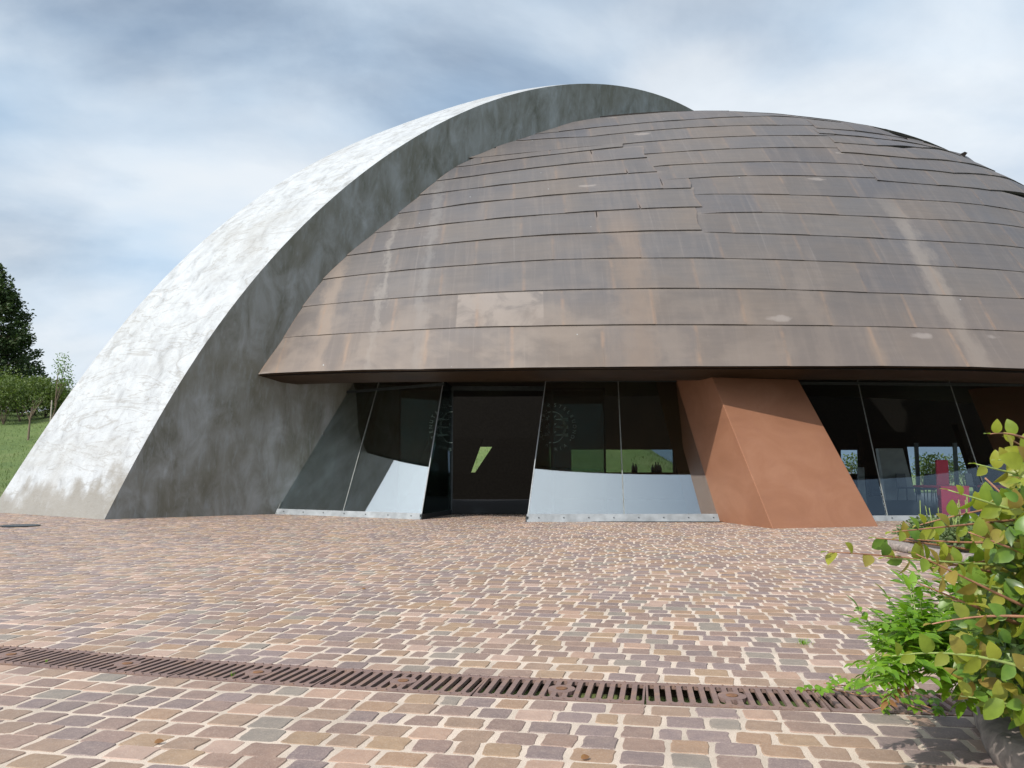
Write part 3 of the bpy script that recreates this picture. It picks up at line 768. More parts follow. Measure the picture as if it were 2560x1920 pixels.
# 3) middle field (in the upper part it runs to the arch)
for i in range(0, 9):
    fb, ft = Mfn[i][0], Mfn[i + 1][0]
    xa = (xe[i] - .30) if i < 6 else xb(fb(0.0 if i < 8 else 1.0))
    xat = None if i < 6 else xb(ft(0.0 if i < 8 else 1.0) + .06)
    xend = XR if i < 3 else [None, None, None, Rfn[0][1], Rfn[1][1], Rfn[2][1], Rfn[3][1], Rfn[4][1], Rfn[6][1]][i] + .25
    if i == 0:  # first course starts on the continuous line
        g0 = fun[4][0]; fb = g0
    course(fb, ft, xa, xend, 5 + i, offs=((5 + i) % 2) * .89 + .4, lift=.019, xat=xat, taper=xa if i < 6 else None)
for i in range(0, 7):
    xa = Rfn[i][1]; xz = min(Rfn[i][2], inv(2419, 392, 10)[0]) if i >= 2 else XR
    course(Rfn[i][0], Rfn[i + 1][0], xa, xz, 20 + i, offs=(i % 2) * .9 + .2, lift=.030)
# caps over the crown where the rows vanish
for k in range(13, NR - 2):
    course((lambda X, k=k: float(k)) if k > 13 else (lambda X: min(Mfn[9][0](X), 13.0)), lambda X, k=k: float(k + 1), xb(k if k > 13 else 12.6), XR, k, xat=xb(k + 1.06))
mb.uv = UVS
sheets = mb.build('copper_sheets', M['shell'], None, True); sheets.parent = roof
ea = sheets.data.color_attributes.new('edge', 'FLOAT_COLOR', 'POINT')
buf = np.ones((len(edge_attr), 4), dtype=np.float32); buf[:, :3] = np.array(edge_attr); ea.data.foreach_set('color', buf.ravel())
em = sheets.modifiers.new('split', 'EDGE_SPLIT'); em.split_angle = math.radians(35)
# dark plate imitating the shade in a torn gap of the upper right field
tx_, tk_ = inv(2408, 392, 10)
mb = MB(); p0 = S(tx_, tk_); nrm = Sn(tx_, tk_)
pts = [(2397, 398), (2400, 385), (2412, 379), (2419, 382), (2412, 391), (2408, 400), (2401, 402)]
Yt = p0[1] - .25; mb.hexa([at_y(a_, b_, Yt) for a_, b_ in pts], [at_y(a_, b_, Yt + .2) for a_, b_ in pts])
t_ = recalc(mb.build('torn_gap_shade', M['under'], None)); t_.parent = roof

# ---- soffit
mb = MB(); vs = []; NXs = 60; x0 = xb(0)
prof = [(0.0, -.012), (.9, -.11), (1.45, -.11), (2.7, .10), (9.0, .25)]
for i in range(NXs + 1):
    X = x0 + (18.5 - x0) * i / NXs; e = S(X, 0) + Sn(X, 0) * .035
    for (dy, dz) in prof:
        # inwards: roughly perpendicular to the eave
        dX = -.25 * dy * (1 if X > 0 else 0) * 0; vs.append((e[0] + dX, e[1] + dy, e[2] + dz))
m_ = len(prof); mb.add(vs, [(i * m_ + j, i * m_ + j + 1, (i + 1) * m_ + j + 1, (i + 1) * m_ + j) for i in range(NXs) for j in range(m_ - 1)])
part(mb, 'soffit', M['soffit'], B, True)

# ---- terracotta pier
def lerp(a, b, f): return np.asarray(a) * (1 - f) + np.asarray(b) * f
F1 = ground(1932, 1322); F3 = ground(2196, 1316); F2 = ground(1722, 1294.5)
T1 = at_h(1780, 943, 2.9); T3 = at_h(1995, 948, 2.9); T2 = at_h(1640, 960, 2.9)
nfp = np.cross(F3 - F1, T1 - F1); T3 = on_plane(1995, 948, F1, nfp); nlp = np.cross(F2 - F1, T1 - F1); T2 = on_plane(1640, 960, F1, nlp)
F4 = F3 + (F2 - F1) * .9; T4 = T3 + (T2 - T1) * .9
bot = [F1, F3, F4, F2]; top = [lerp(a_, b_, 1.5) for a_, b_ in zip(bot, [T1, T3, T4, T2])]
low = [lerp(a_, b_, -.03) for a_, b_ in zip(bot, [T1, T3, T4, T2])]
mb = MB(); mb.hexa(low, top); pier = part(mb, 'terracotta_pier', M['terra'], B); recalc(pier); bevel(pier, .012, 2)
# a second pier of the same kind further right, beyond the frame edge
mb = MB(); sh = np.array([8.6, 2.2, 0]); mb.hexa([p + sh for p in low], [p + sh for p in top]); p2 = part(mb, 'terracotta_pier', M['terra'], B); recalc(p2); bevel(p2, .012, 2)

# ---- glazing: inclined planes
ALPHA = math.radians(26)
def gplane(a, b, al=ALPHA):
    """plane through base points a,b leaning back by al; returns point, normal (towards camera)"""
    d = b - a; d = d / np.linalg.norm(d); nh = np.array([d[1], -d[0], 0]); nh = nh if nh[1] < 0 else -nh
    n_ = nh * math.cos(al) + np.array([0, 0, math.sin(al)]); return a, n_
def pane(px_corners, P0, n_, name, mat, parent, th=.012):
    mb = MB(); f = [on_plane(x, y, P0, n_) for x, y in px_corners]; bk = [p - n_ * th for p in f]; mb.hexa(f, bk)
    return recalc(sub(mb, name, mat, parent))
def strip(pts, w, name, mat, parent, h=.02):
    mb = MB()
    for a_, b_ in zip(pts[:-1], pts[1:]): mb.bar(a_, b_, h, w)
    return sub(mb, name, mat, parent)
def bottom_rail(a, b, n_, hgt, mat, parent, dots):
    mb = MB(); nh = np.array([n_[0], n_[1], 0]); nh /= np.linalg.norm(nh)
    up = np.cross(b - a, n_); up /= np.linalg.norm(up); up = up if up[2] > 0 else -up
    f = [a + n_ * .03, b + n_ * .03, b + n_ * .03 + up * hgt, a + n_ * .03 + up * hgt]; bk = [p - n_ * .06 for p in f]
    f[0][2] = f[1][2] = bk[0][2] = bk[1][2] = -.01
    mb.hexa(f, bk); o = recalc(sub(mb, 'bottom_rail', mat, parent))
    m3 = Vector(n_).to_track_quat('Z', 'Y').to_matrix(); first = None
    for q in np.linspace(.06, .94, dots):
        c = a + (b - a) * q + n_ * .033 + up * hgt * .5
        if first is None:
            mb = MB(); vs = [m3 @ Vector((.012 * math.cos(t), .012 * math.sin(t), z)) for z in (-.006, .006) for t in np.linspace(0, 2 * math.pi, 9)[:-1]]
            mb.hexa(vs[:8], vs[8:]); first = sub(mb, 'screw', M['darkmetal'], parent); w = first
        else: w = first.copy(); C.objects.link(w)
        w.location = tuple(c)
    return o
# left glazing (A)
A0 = ground(690, 1285.5); A1 = ground(1052, 1299); PAg, nAg = gplane(A0, A1, math.radians(24.2))
ga = MB(); ga.bar(on_plane(806, 985, PAg, nAg) , on_plane(1112, 960, PAg, nAg), .05, .06)
GA = part(ga, 'glazing', M['darkmetal'], B); GA['label'] = 'left glazed front between arch and entrance'
pane([(692, 1285), (855, 1290), (948, 955), (818, 955)], PAg, nAg, 'glass_pane', M['glass'], GA)
pane([(857.5, 1290), (1052, 1296), (1110, 940), (950.5, 940)], PAg, nAg, 'glass_pane', M['glass'], GA)
strip([on_plane(856, 1288, PAg, nAg) + nAg * .01, on_plane(948, 955, PAg, nAg) + nAg * .01], .009, 'glass_joint', M['sealant'], GA)
strip([on_plane(692, 1286, PAg, nAg) + nAg * .01, on_plane(816, 955, PAg, nAg) + nAg * .01], .03, 'edge_profile', M['sealant'], GA)
strip([on_plane(1052, 1296, PAg, nAg) + nAg * .0, on_plane(1109, 950, PAg, nAg)], .016, 'edge_profile', M['rail'], GA)
bottom_rail(A0, A1, nAg, .13, M['rail'], GA, 7)
# right glazing (C)
C0 = ground(1317, 1305); C1 = ground(1814, 1304.5); PCg, nCg = gplane(C0, C1, math.radians(25.5))
gc = MB(); gc.bar(on_plane(1364, 951, PCg, nCg), on_plane(1740, 951, PCg, nCg), .05, .06)
GC = part(gc, 'glazing', M['darkmetal'], B); GC['label'] = 'glazed front between entrance and terracotta pier'
pane([(1318, 1302), (1560, 1305), (1543, 935), (1368, 935)], PCg, nCg, 'glass_pane', M['glass'], GC)
pane([(1562.5, 1305), (1812, 1307), (1722, 935), (1545.5, 935)], PCg, nCg, 'glass_pane', M['glass'], GC)
strip([on_plane(1561, 1303, PCg, nCg) + nCg * .01, on_plane(1544.5, 940, PCg, nCg) + nCg * .01], .009, 'glass_joint', M['sealant'], GC)
strip([on_plane(1811, 1306, PCg, nCg) + nCg * .012, on_plane(1724, 940, PCg, nCg) + nCg * .012], .03, 'edge_profile', M['sealant'], GC)
strip([on_plane(1318, 1302, PCg, nCg), on_plane(1366, 940, PCg, nCg)], .016, 'edge_profile', M['rail'], GC)
bottom_rail(C0, C1, nCg, .16, M['rail'], GC, 8)
# far right glazing (D)
D0 = ground(2090, 1303); D1 = D0 + np.array([10.5, .55, 0]); PDg, nDg = gplane(D0, D1)
gd = MB(); gd.bar(on_plane(2000, 958, PDg, nDg), on_plane(2900, 966, PDg, nDg), .05, .06)
GD = part(gd, 'glazing', M['darkmetal'], B); GD['label'] = 'restaurant glazing right of the terracotta pier'
dj = [((2040, 1303), (1960, 935)), ((2221, 1303), (2140, 935)), ((2488, 1303), (2366, 935)), ((2760, 1303), (2600, 935)), ((3020, 1303), (2840, 935))]
for (a_, b_), (c_, d_) in zip(dj[:-1], dj[1:]):
    pane([a_, (c_[0] - 2, c_[1]), (d_[0] - 2, d_[1]), b_], PDg, nDg, 'glass_pane', M['glass_d'], GD)
for a_, b_ in dj[1:]:
    strip([on_plane(a_[0], a_[1], PDg, nDg) + nDg * .012, on_plane(b_[0], b_[1], PDg, nDg) + nDg * .012], .008, 'glass_joint', M['sealant'], GD)
bottom_rail(D0, D1, nDg, .11, M['rail'], GD, 18)

# ---- entrance: glass returns and two sliding leaves with the round emblem
E0 = A1.copy(); E1 = ground(1127, 1286); EC0 = C0.copy(); EC1 = ground(1379, 1287); YD = float(E1[1])
EN = MB(); EN.bar((E1[0], YD, 3.0), (EC1[0], YD, 3.0), .08, .10); ENT = part(EN, 'entrance', M['darkmetal'], B); ENT['label'] = 'open entrance with sliding glass doors'
def ret(a, b, topa, nm):
    mb = MB(); t0 = topa; t1 = np.array([b[0], b[1], 3.05]); d = b - a; n_ = np.array([d[1], -d[0], 0]); n_ = n_ / np.linalg.norm(n_) * .006
    f = [a, b, t1, t0]; mb.hexa([p + n_ for p in f], [p - n_ for p in f]); recalc(sub(mb, nm, M['glass_clear'], ENT))
    mb = MB(); mb.bar(a + np.array([0, 0, .05]), b + np.array([0, 0, .05]), .05, .12); sub(mb, 'threshold_rail', M['darkmetal'], ENT)
ret(E0, E1, on_plane(1109, 950, PAg, nAg), 'return_pane'); ret(EC0, EC1, on_plane(1366, 945, PCg, nCg), 'return_pane')
def leaf_door(x0, x1, edge):
    fr = MB()
    for x in (x0, x1): fr.box((x, YD, 1.52), (.05, .045, 3.0))
    fr.box(((x0 + x1) / 2, YD, .05), (abs(x1 - x0) - .05, .045, .09)); fr.box(((x0 + x1) / 2, YD, 2.98), (abs(x1 - x0) - .05, .045, .08))
    d = part(fr, 'sliding_door', M['darkmetal'], B)
    mb = MB(); mb.box(((x0 + x1) / 2, YD, 1.5), (abs(x1 - x0) - .05, .012, 2.9)); sub(mb, 'door_pane', M['glass_clear'], d); return d
xl1 = at_y(1130, 1100, YD)[0]; dl = leaf_door(xl1 - 1.25, xl1, 1)
xr0 = at_y(1381, 1100, YD)[0]; dr = leaf_door(xr0, xr0 + 1.25, -1)
def emblem(px, py, parent, clip, Y=None, mat=None, flat=1.0, R=None):
    Y = Y or YD - .03; c = at_y(px, py, Y); s = Y / FPX; mb = MB()
    def P(x, z): return (c[0] + x, Y, c[2] + z)
    a_, b_ = 33 * s, 39.5 * s
    def ok(x): return clip == 0 or (clip < 0 and x < -.012) or (clip > 0 and x > .012)
    nseg = 64
    for i in range(nseg):
        t0, t1 = 2 * math.pi * i / nseg, 2 * math.pi * (i + 1) / nseg
        if not ok(a_ * math.cos((t0 + t1) / 2)): continue
        w0 = lambda t: (1.5 + 4.5 * abs(math.cos(t)) ** 1.5) * s
        q = [(a_ * math.cos(t), b_ * math.sin(t)) for t in (t0, t1)]; q2 = [((a_ - w0(t)) * math.cos(t), (b_ - 1.8 * s) * math.sin(t)) for t in (t0, t1)]
        mb.add([P(*q[0]), P(*q[1]), P(*q2[1]), P(*q2[0])], [(0, 1, 2, 3)])
    for zz_ in (19.5 * s, 0, -19.5 * s):
        for sg in (1, -1):
            if not ok(sg * .1): continue
            mb.add([P(sg * 7 * s, zz_ + .6 * s), P(sg * 39 * s, zz_ + 4.6 * s), P(sg * 38 * s, zz_), P(sg * 39 * s, zz_ - 4.4 * s), P(sg * 7 * s, zz_ - .6 * s)], [(0, 1, 2, 3, 4)])
            mb.add([P(sg * 3.5 * s, zz_ + 4 * s), P(sg * 9.5 * s, zz_ + 10 * s), P(sg * 5 * s, zz_ + 9 * s)], [(0, 1, 2)])
    vs = []
    o = sub(mb, 'etched_emblem', mat or M['etch'], parent)
    # ring lettering
    def ringtext(txt, a0, step, r, flip=False):
        for i, ch in enumerate(txt):
            if ch == ' ': continue
            an = a0 + step * i; x = r * math.cos(an); z = r * math.sin(an) * 1.02
            if not ok(x): continue
            cu = bpy.data.curves.new('letter', 'FONT'); cu.body = ch; cu.size = 12.5 * s; cu.align_x = 'CENTER'; cu.align_y = 'CENTER'; cu.fill_mode = 'FRONT'; cu.extrude = .0015
            to = bpy.data.objects.new('letter', cu); C.objects.link(to)
            rot = (an - math.pi / 2) if not flip else (an + math.pi / 2)
            to.matrix_world = Matrix.Translation((c[0] + x, Y, c[2] + z)) @ Matrix.Rotation(-rot, 4, 'Y') @ Matrix.Rotation(math.pi / 2, 4, 'X')
            letters.append(to)
    letters = []; r = 54 * s
    ringtext('TENUTA CASTELBUONO', math.radians(206), -math.radians(13.6), r)
    ringtext('UMBRIA', math.radians(238), math.radians(13.2), r * 1.02, True)
    for dx in (1, -1):
        if ok(dx): 
            an = math.radians(-36); x = dx * r * math.cos(an); z = r * math.sin(an); mb = MB()
            vs = [P(x + 1.6 * s * math.cos(t), z + 1.6 * s * math.sin(t)) for t in np.linspace(0, 2 * math.pi, 9)[:-1]]; mb.add(vs, [tuple(range(8))]); sub(mb, 'emblem_dot', mat or M['etch'], parent)
    # convert the letters into one mesh
    bpy.context.view_layer.update(); dg = bpy.context.evaluated_depsgraph_get()
    for to in letters:
        me = bpy.data.meshes.new_from_object(to.evaluated_get(dg)); mw = to.matrix_world
        lm = MB(); lm.add([mw @ v.co for v in me.vertices], [tuple(p.vertices) for p in me.polygons]); bpy.data.objects.remove(to); bpy.data.meshes.remove(me)
        sub(lm, 'etched_letter', mat or M['etch'], parent)
emblem(1131, 1068, dl, -1); emblem(1382, 1068, dr, 1)

# small fittings on the glazing
mb = MB()
p = on_plane(823, 981, PAg, nAg) + nAg * .05; mb.box(p, (.10, .08, .14)); sub(mb, 'sensor', M['brass'], GA)
mb = MB(); p = on_plane(1720, 966, PCg, nCg) + nAg * .05; mb.box(p, (.05, .06, .12)); sub(mb, 'sensor', M['brass'], GC)
for (px, py) in ((788, 1081), (803, 1081)):
    mb = MB(); q_ = [on_plane(px + a_ * 6, py + b_ * 6, PAg, nAg) + nAg * .012 for a_, b_ in ((-1, 1), (1, 1), (1, -1), (-1, -1))]; mb.hexa(q_, [p - nAg * .003 for p in q_]); recalc(sub(mb, 'notice', M['paper'], GA))

# ---- interior
mb = MB(); xs_ = [(-3.0, 21.0), (E1[0] - .0, YD), (EC1[0], YD), (EC0[0], C0[1] + .1), (4.0, 16.9), (5.2, 17.4), (16, 17.8), (20, 40), (8, 44), (-6, 44), (-6.5, 30)]
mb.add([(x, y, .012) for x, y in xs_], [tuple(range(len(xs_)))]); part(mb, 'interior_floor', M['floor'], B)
YB = 38.0
# back wall with low ribbon windows
holes = [(1168, 1238, 1117, 1182, 'lean'), (1428, 1683, 1124, 1185, ''), (2100, 2147, 1125, 1185, ''), (2250, 2446, 1117, 1252, '')]
def wall_with_holes(Y, xa, xz, zt, holes, th=.3):
    mb = MB(); hs = sorted([(at_y(a_, 1150, Y)[0], at_y(b_, 1150, Y)[0], at_y(1280, d_, Y)[2], at_y(1280, c_, Y)[2]) for a_, b_, c_, d_, _ in holes]); x = xa
    for (a_, b_, z0, z1) in hs:
        mb.box(((x + a_) / 2, Y, zt / 2), (a_ - x, th, zt)); 
        if z0 > .05: mb.box(((a_ + b_) / 2, Y, z0 / 2), (b_ - a_, th - .004, z0))
        mb.box(((a_ + b_) / 2, Y, (z1 + zt) / 2), (b_ - a_, th - .004, zt - z1)); x = b_
    mb.box(((x + xz) / 2, Y, zt / 2), (xz - x, th, zt)); return mb
bwm = wall_with_holes(YB, -9.5, 24, 9.5, holes)
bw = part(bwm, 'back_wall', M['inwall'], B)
for px in (2287, 2383):
    mb = MB(); x = at_y(px, 1150, YB)[0]; mb.box((x, YB - .2, 1.1), (.16, .1, 2.4)); sub(mb, 'mullion', M['darkmetal'], bw)
mb = MB(); x = at_y(1384, 1150, YB)[0]
# leaning slabs that cut the back windows to slanted shapes
def slab(pxs, Y, th, name, mat):
    mb = MB(); f = [at_y(a_, b_, Y) for a_, b_ in pxs]; mb.hexa(f, [p + np.array([0, th, 0]) for p in f]); return recalc(part(mb, name, mat, B))
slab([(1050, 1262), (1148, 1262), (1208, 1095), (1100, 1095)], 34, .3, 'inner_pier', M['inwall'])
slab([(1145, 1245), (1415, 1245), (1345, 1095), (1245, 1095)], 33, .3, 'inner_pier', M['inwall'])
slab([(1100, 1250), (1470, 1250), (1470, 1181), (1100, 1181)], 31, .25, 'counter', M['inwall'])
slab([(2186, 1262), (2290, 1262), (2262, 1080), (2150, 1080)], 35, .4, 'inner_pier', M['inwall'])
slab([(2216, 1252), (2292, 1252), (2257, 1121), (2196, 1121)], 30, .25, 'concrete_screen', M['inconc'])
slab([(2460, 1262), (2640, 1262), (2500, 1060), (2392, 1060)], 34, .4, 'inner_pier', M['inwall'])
slab([(2150, 1262), (2167, 1262), (2160, 1168), (2147, 1168)], 24, .12, 'reflection_slab', M['inconc'])  # pale slab added to imitate a bright reflection in the glass

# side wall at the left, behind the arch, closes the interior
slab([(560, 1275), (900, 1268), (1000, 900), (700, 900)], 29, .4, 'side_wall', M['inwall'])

# ================================================================== INTERIOR FURNITURE
def make_chair():
    r = empty('dining_chair', (0, 0, 0))
    mb = MB(); mb.box((0, 0, .44), (.44, .44, .06)); bevel(mb.build('seat', M['chair'], r), .015, 2)
    mb = MB(); mb.hexa([Vector(p) for p in ((-.22, .19, .46), (.22, .19, .46), (.22, .23, .46), (-.22, .23, .46))], [Vector(p) for p in ((-.20, .25, .93), (.20, .25, .93), (.20, .29, .93), (-.20, .29, .93))])
    bevel(mb.build('backrest', M['chair'], r), .012, 2)
    for sx in (-1, 1):
        for sy in (-1, 1):
            mb = MB(); mb.tube([(sx * .19, sy * .19, .42), (sx * .21, sy * .22, 0)], [.018, .012], 8); mb.build('leg', M['chair'], r)
    return r
def copy_tree(o, parent=None):
    c = o.copy(); C.objects.link(c); c.parent = parent
    for ch in [x for x in bpy.data.objects if x.parent == o]: copy_tree(ch, c)
    return c
ch0 = make_chair()
chairs = [(2316, 1257, 3.3, 'dark dining chair behind the glass left of the first red table'), (2348, 1255, 2.8, 'dark dining chair between the window posts beside the red table'),
          (2268, 1252, .3, 'dark dining chair seen against the bright back window'), (2440, 1246, .5, 'dark dining chair behind the red table'), (2120, 1245, 2.2, 'dark chair half hidden by the terracotta pier edge')]
for i, (px, py, rz, lab) in enumerate(chairs):
    o = ch0 if i == 0 else copy_tree(ch0)
    g_ = ground(px, py); o.location = (g_[0], g_[1], .013); o.rotation_euler = (0, 0, rz); tag(o, lab, 'chair', 'dining chairs in the restaurant')
def make_table(px0, px1, py, Yd, lab):
    a_ = ground(px0, py); b_ = ground(px1, py); r = empty('red_table', ((a_[0] + b_[0]) / 2, a_[1], .013)); wdt = b_[0] - a_[0]
    mb = MB(); mb.box((0, Yd / 2, .655), (wdt, Yd, .05)); bevel(mb.build('tabletop', M['red'], r), .01)
    mb = MB(); mb.box((0, Yd * .03, .316), (wdt * .98, .05, .63)); mb.build('front_panel', M['red'], r)
    mb = MB(); mb.box((wdt * .46, Yd * .52, .316), (.05, Yd * .85, .63)); mb.build('side_panel', M['red'], r)
    tag(r, lab, 'table', 'red tables in the restaurant'); return r
make_table(2356, 2428, 1294, 1.3, 'red panelled table behind the glass right of the terracotta pier')
make_table(2528, 2640, 1294, 1.3, 'red panelled table behind the shrub at the right edge')
# tall red chair back
r = empty('red_high_chair', tuple(ground(2366, 1284)[:2]) + (.013,)); g_ = ground(2366, 1284)
mb = MB(); mb.box((0, .1, .82), (.30, .06, .92)); bevel(mb.build('backrest', M['red'], r), .015, 2)
mb = MB(); mb.box((0, -.05, .40), (.30, .30, .07)); mb.build('seat', M['red'], r)
for sx in (-1, 1):
    for sy in (-1, 1): mb = MB(); mb.box((sx * .12, sy * .12 - .04, .2), (.04, .04, .4)); mb.build('leg', M['red'], r)
tag(r, 'red high-backed chair standing at the red table', 'chair')
# bottles and a jug on the counter against the garden window
bp = [(1583, 1.0), (1590, .9), (1632, .8), (1640, 1.1), (1646, 1.05), (1651, .8)]
b0 = None; cnt_y = 30.6; zc = at_y(1280, 1181, 31)[2]
for i, (px, s_) in enumerate(bp):
    if b0 is None:
        b0 = MB(); b0.lathe((0, 0, 0), [(.035, 0), (.037, .02), (.037, .19), (.03, .22), (.014, .26), (.014, .33), (.017, .335)], 12); b0 = b0.build('bottle', M['darkmetal'], None, True); o = b0
    else: o = b0.copy(); C.objects.link(o)
    p = at_y(px, 1179, 31.1); o.location = (p[0], 31.12, 0); o.scale = (1.6, 1.6, 1.05 * s_)
    tag(o, ['dark bottle leftmost of the bottles on the counter', 'second bottle from the left on the counter', 'short bottle right of the cap-shaped bag', 'tall bottle in the right group on the counter', 'bottle next to the tallest one in the right group', 'rightmost short bottle of the right group'][i], 'bottle', 'bottles on the counter inside')
slabc = MB(); slabc.box((at_y(1560, 1180, 31)[0], 31.12, .4), (6.6, .5, 1.6)); 
# counter that carries the bottles
ctr = slabc.build('bar_counter', M['inwall'], None); tag(ctr, 'dark bar counter behind the right glazing with bottles on it', 'counter')
ctr.location = (0, 0, at_y(1280, 1181, 31)[2] - 1.2)
for o in bpy.data.objects:
    if o.name.startswith('bottle'): o.location.z = at_y(1280, 1181, 31)[2]

# ================================================================== DRAIN GRATES
def build_grates():
    Lg = .765; gh = GHW; pitch = Lg / 15; sw = pitch * .54; bar_h = .018
    def make():
        r = empty('drain_grate', (0, 0, 0)); mb = MB()
        # plate with slots cut: build from strips
        xs = []
        in_v = gh - .045
        def slab_(x0, x1, y0, y1):
            mb.add([(x0, y0, 0), (x1, y0, 0), (x1, y1, 0), (x0, y1, 0), (x0, y0, -bar_h), (x1, y0, -bar_h), (x1, y1, -bar_h), (x0, y1, -bar_h)],
                   [(0, 1, 2, 3), (4, 7, 6, 5), (0, 4, 5, 1), (1, 5, 6, 2), (2, 6, 7, 3), (3, 7, 4, 0)])
        H = Lg / 2 - .002
        slab_(-H, H, in_v, gh - .003); slab_(-H, H, -gh + .003, -in_v)
        for i in range(15):
            c = -Lg / 2 + pitch * (i + .5)
            x0, x1 = c - sw / 2, c + sw / 2
            nxt = c + pitch - sw / 2
            slab_(x1, min(nxt, H), -in_v, in_v)
            if i == 0: slab_(-H, x0, -in_v, in_v)
            # rounded slot ends
            for sy in (-1, 1):
                ye = sy * in_v
                for sx, xx in ((1, x0), (-1, x1)):
                    mb.add([(xx, ye, 0), (xx + sx * sw * .32, ye, 0), (xx, ye - sy * sw * .5, 0)], [(0, 1, 2) if sx * sy < 0 else (0, 2, 1)])
            if i in (7, 8) : pass
        # bolt land in the middle covering two slots
        land = pitch * 1.25
        vs = []
        for k in range(20):
            t = 2 * math.pi * k / 20; vs.append((land * math.cos(t), .068 * math.sin(t), .001))
        vs2 = [(x, y, -bar_h) for x, y, z in vs]; mb.hexa(vs2, vs)
        # small pips
        for i in range(16):
            x = -Lg / 2 + pitch * i + .001
            if abs(x) > H - .01: continue
            for y in (gh - .018, -gh + .018):
                mb.box((x, y, .002), (.008, .008, .006))
        f = mb.build('grate_frame', M['iron'], r)
        mb = MB(); mb.lathe((0, 0, 0), [(.026, .0015), (.027, .004), (.022, .005), (.010, .003)], 14); mb.build('bolt', M['rust_bolt'], r, True)
        return r
    m, nt, b = new_mat('orange_rust'); g = geo(nt)
    L(nt, ramp(nt, noise(nt, g.outputs['Position'], 60, 4), [(.3, (.11, .05, .025)), (.7, (.20, .095, .04))]), b.inputs['Base Color']); b.inputs['Roughness'].default_value = .85; M['rust_bolt'] = m
    # bolt positions measured in the photo, then continued
    u0 = float(uvof(ground(1402, 1728))[0]); us = [u0 + Lg * i for i in range(-6, 4)]
    labs = ['rusty cast iron drain grate at the left edge of the photo', 'rusty drain grate section with a green sprig near the left', 'third rusty drain grate section from the left', 'rusty drain grate section left of the middle',
            'rusty drain grate section in front of the open entrance', 'rusty drain grate section in front of the right glazing', 'rusty drain grate section in front of the terracotta pier', 'rusty drain grate section partly overgrown by ivy', 'rusty drain grate section running under the shrub', 'rusty drain grate section hidden at the planted bed']
    first = None
    for i, u in enumerate(us):
        o = make() if first is None else copy_tree(first); first = first or o
        c = vline(u); slope = (vline(u + .1) - vline(u - .1)) / .2; p = eu * u + ev * c
        o.location = (p[0], p[1], .004); o.rotation_euler = (0, 0, -AR + math.atan(slope)); tag(o, labs[i], 'drain grate', 'cast iron drain grates in a row')
    # the channel below
    mb = MB(); U = np.linspace(-5.4, 3.6, 60)
    vs = []
    for u in U:
        c = vline(u)
        for (v, z) in ((-GHW, -.002), (-GHW, -.22), (GHW, -.22), (GHW, -.002)):
            p = eu * u + ev * (c + v); vs.append((p[0], p[1], z))
    mb.add(vs, [(i * 4 + j, i * 4 + 4 + j, i * 4 + 5 + j, i * 4 + 1 + j) for i in range(len(U) - 1) for j in range(3)])
    o = mb.build('drain_channel', M['soil']); o['kind'] = 'structure'
build_grates()

# ================================================================== PLANTS
def leaf_proto(kind):
    """unit leaf along +X, folded and curled, (verts, faces)"""
    if kind == 'oval': prof = [(0, 0), (.12, .20), (.32, .32), (.55, .33), (.78, .22), (.93, .09), (1, 0)]
    elif kind == 'lance': prof = [(0, 0), (.15, .10), (.4, .20), (.65, .17), (.88, .07), (1, 0)]
    elif kind == 'needle': prof = [(0, .02), (.5, .05), (1, 0)]
    elif kind == 'small': prof = [(0, 0), (.35, .24), (.7, .22), (1, 0)]
    vs = []; n = len(prof)
    for x, w in prof:
        z = -.22 * x * x; vs += [(x, w, z + w * .28), (x, 0, z), (x, -w, z + w * .28)]
    fs = []
    for i in range(n - 1):
        fs += [(3 * i, 3 * i + 3, 3 * i + 4, 3 * i + 1), (3 * i + 1, 3 * i + 4, 3 * i + 5, 3 * i + 2)]
    return np.array(vs), fs
PROT = {k: leaf_proto(k) for k in ('oval', 'lance', 'needle', 'small')}
def rotm(d, up, roll=0):
    d = d / (np.linalg.norm(d) + 1e-9); s = np.cross(up, d); ns = np.linalg.norm(s)
    s = s / ns if ns > 1e-4 else np.array([0, 1, 0.]); u = np.cross(d, s)
    c, sn = math.cos(roll), math.sin(roll); s2 = s * c + u * sn; u2 = -s * sn + u * c
    return np.stack([d, s2, u2], 1)
class Leaves:
    def __init__(s): s.V = []; s.F = []; s.n = 0
    def add(s, kind, P, d, size, roll=0, up=(0, 0, 1)):
        v, f = PROT[kind]; R = rotm(np.asarray(d, float), np.asarray(up, float), roll)
        s.V.append(v @ R.T * size + np.asarray(P)); s.F.extend([tuple(i + s.n for i in q) for q in f]); s.n += len(v)
    def build(s, name, mat, parent):
        if not s.V: return None
        mb = MB(); mb.v = np.concatenate(s.V).tolist(); mb.f = s.F; mb.mi = [0] * len(s.F); return mb.build(name, mat, parent, True)
def rv(): 
    v = rng.normal(size=3); return v / np.linalg.norm(v)
def curve_pts(a, b, sag, n=12):
    a = np.asarray(a, float); b = np.asarray(b, float); return [a * (1 - t) + b * t + np.array([0, 0, sag * 4 * t * (1 - t)]) for t in np.linspace(0, 1, n)]

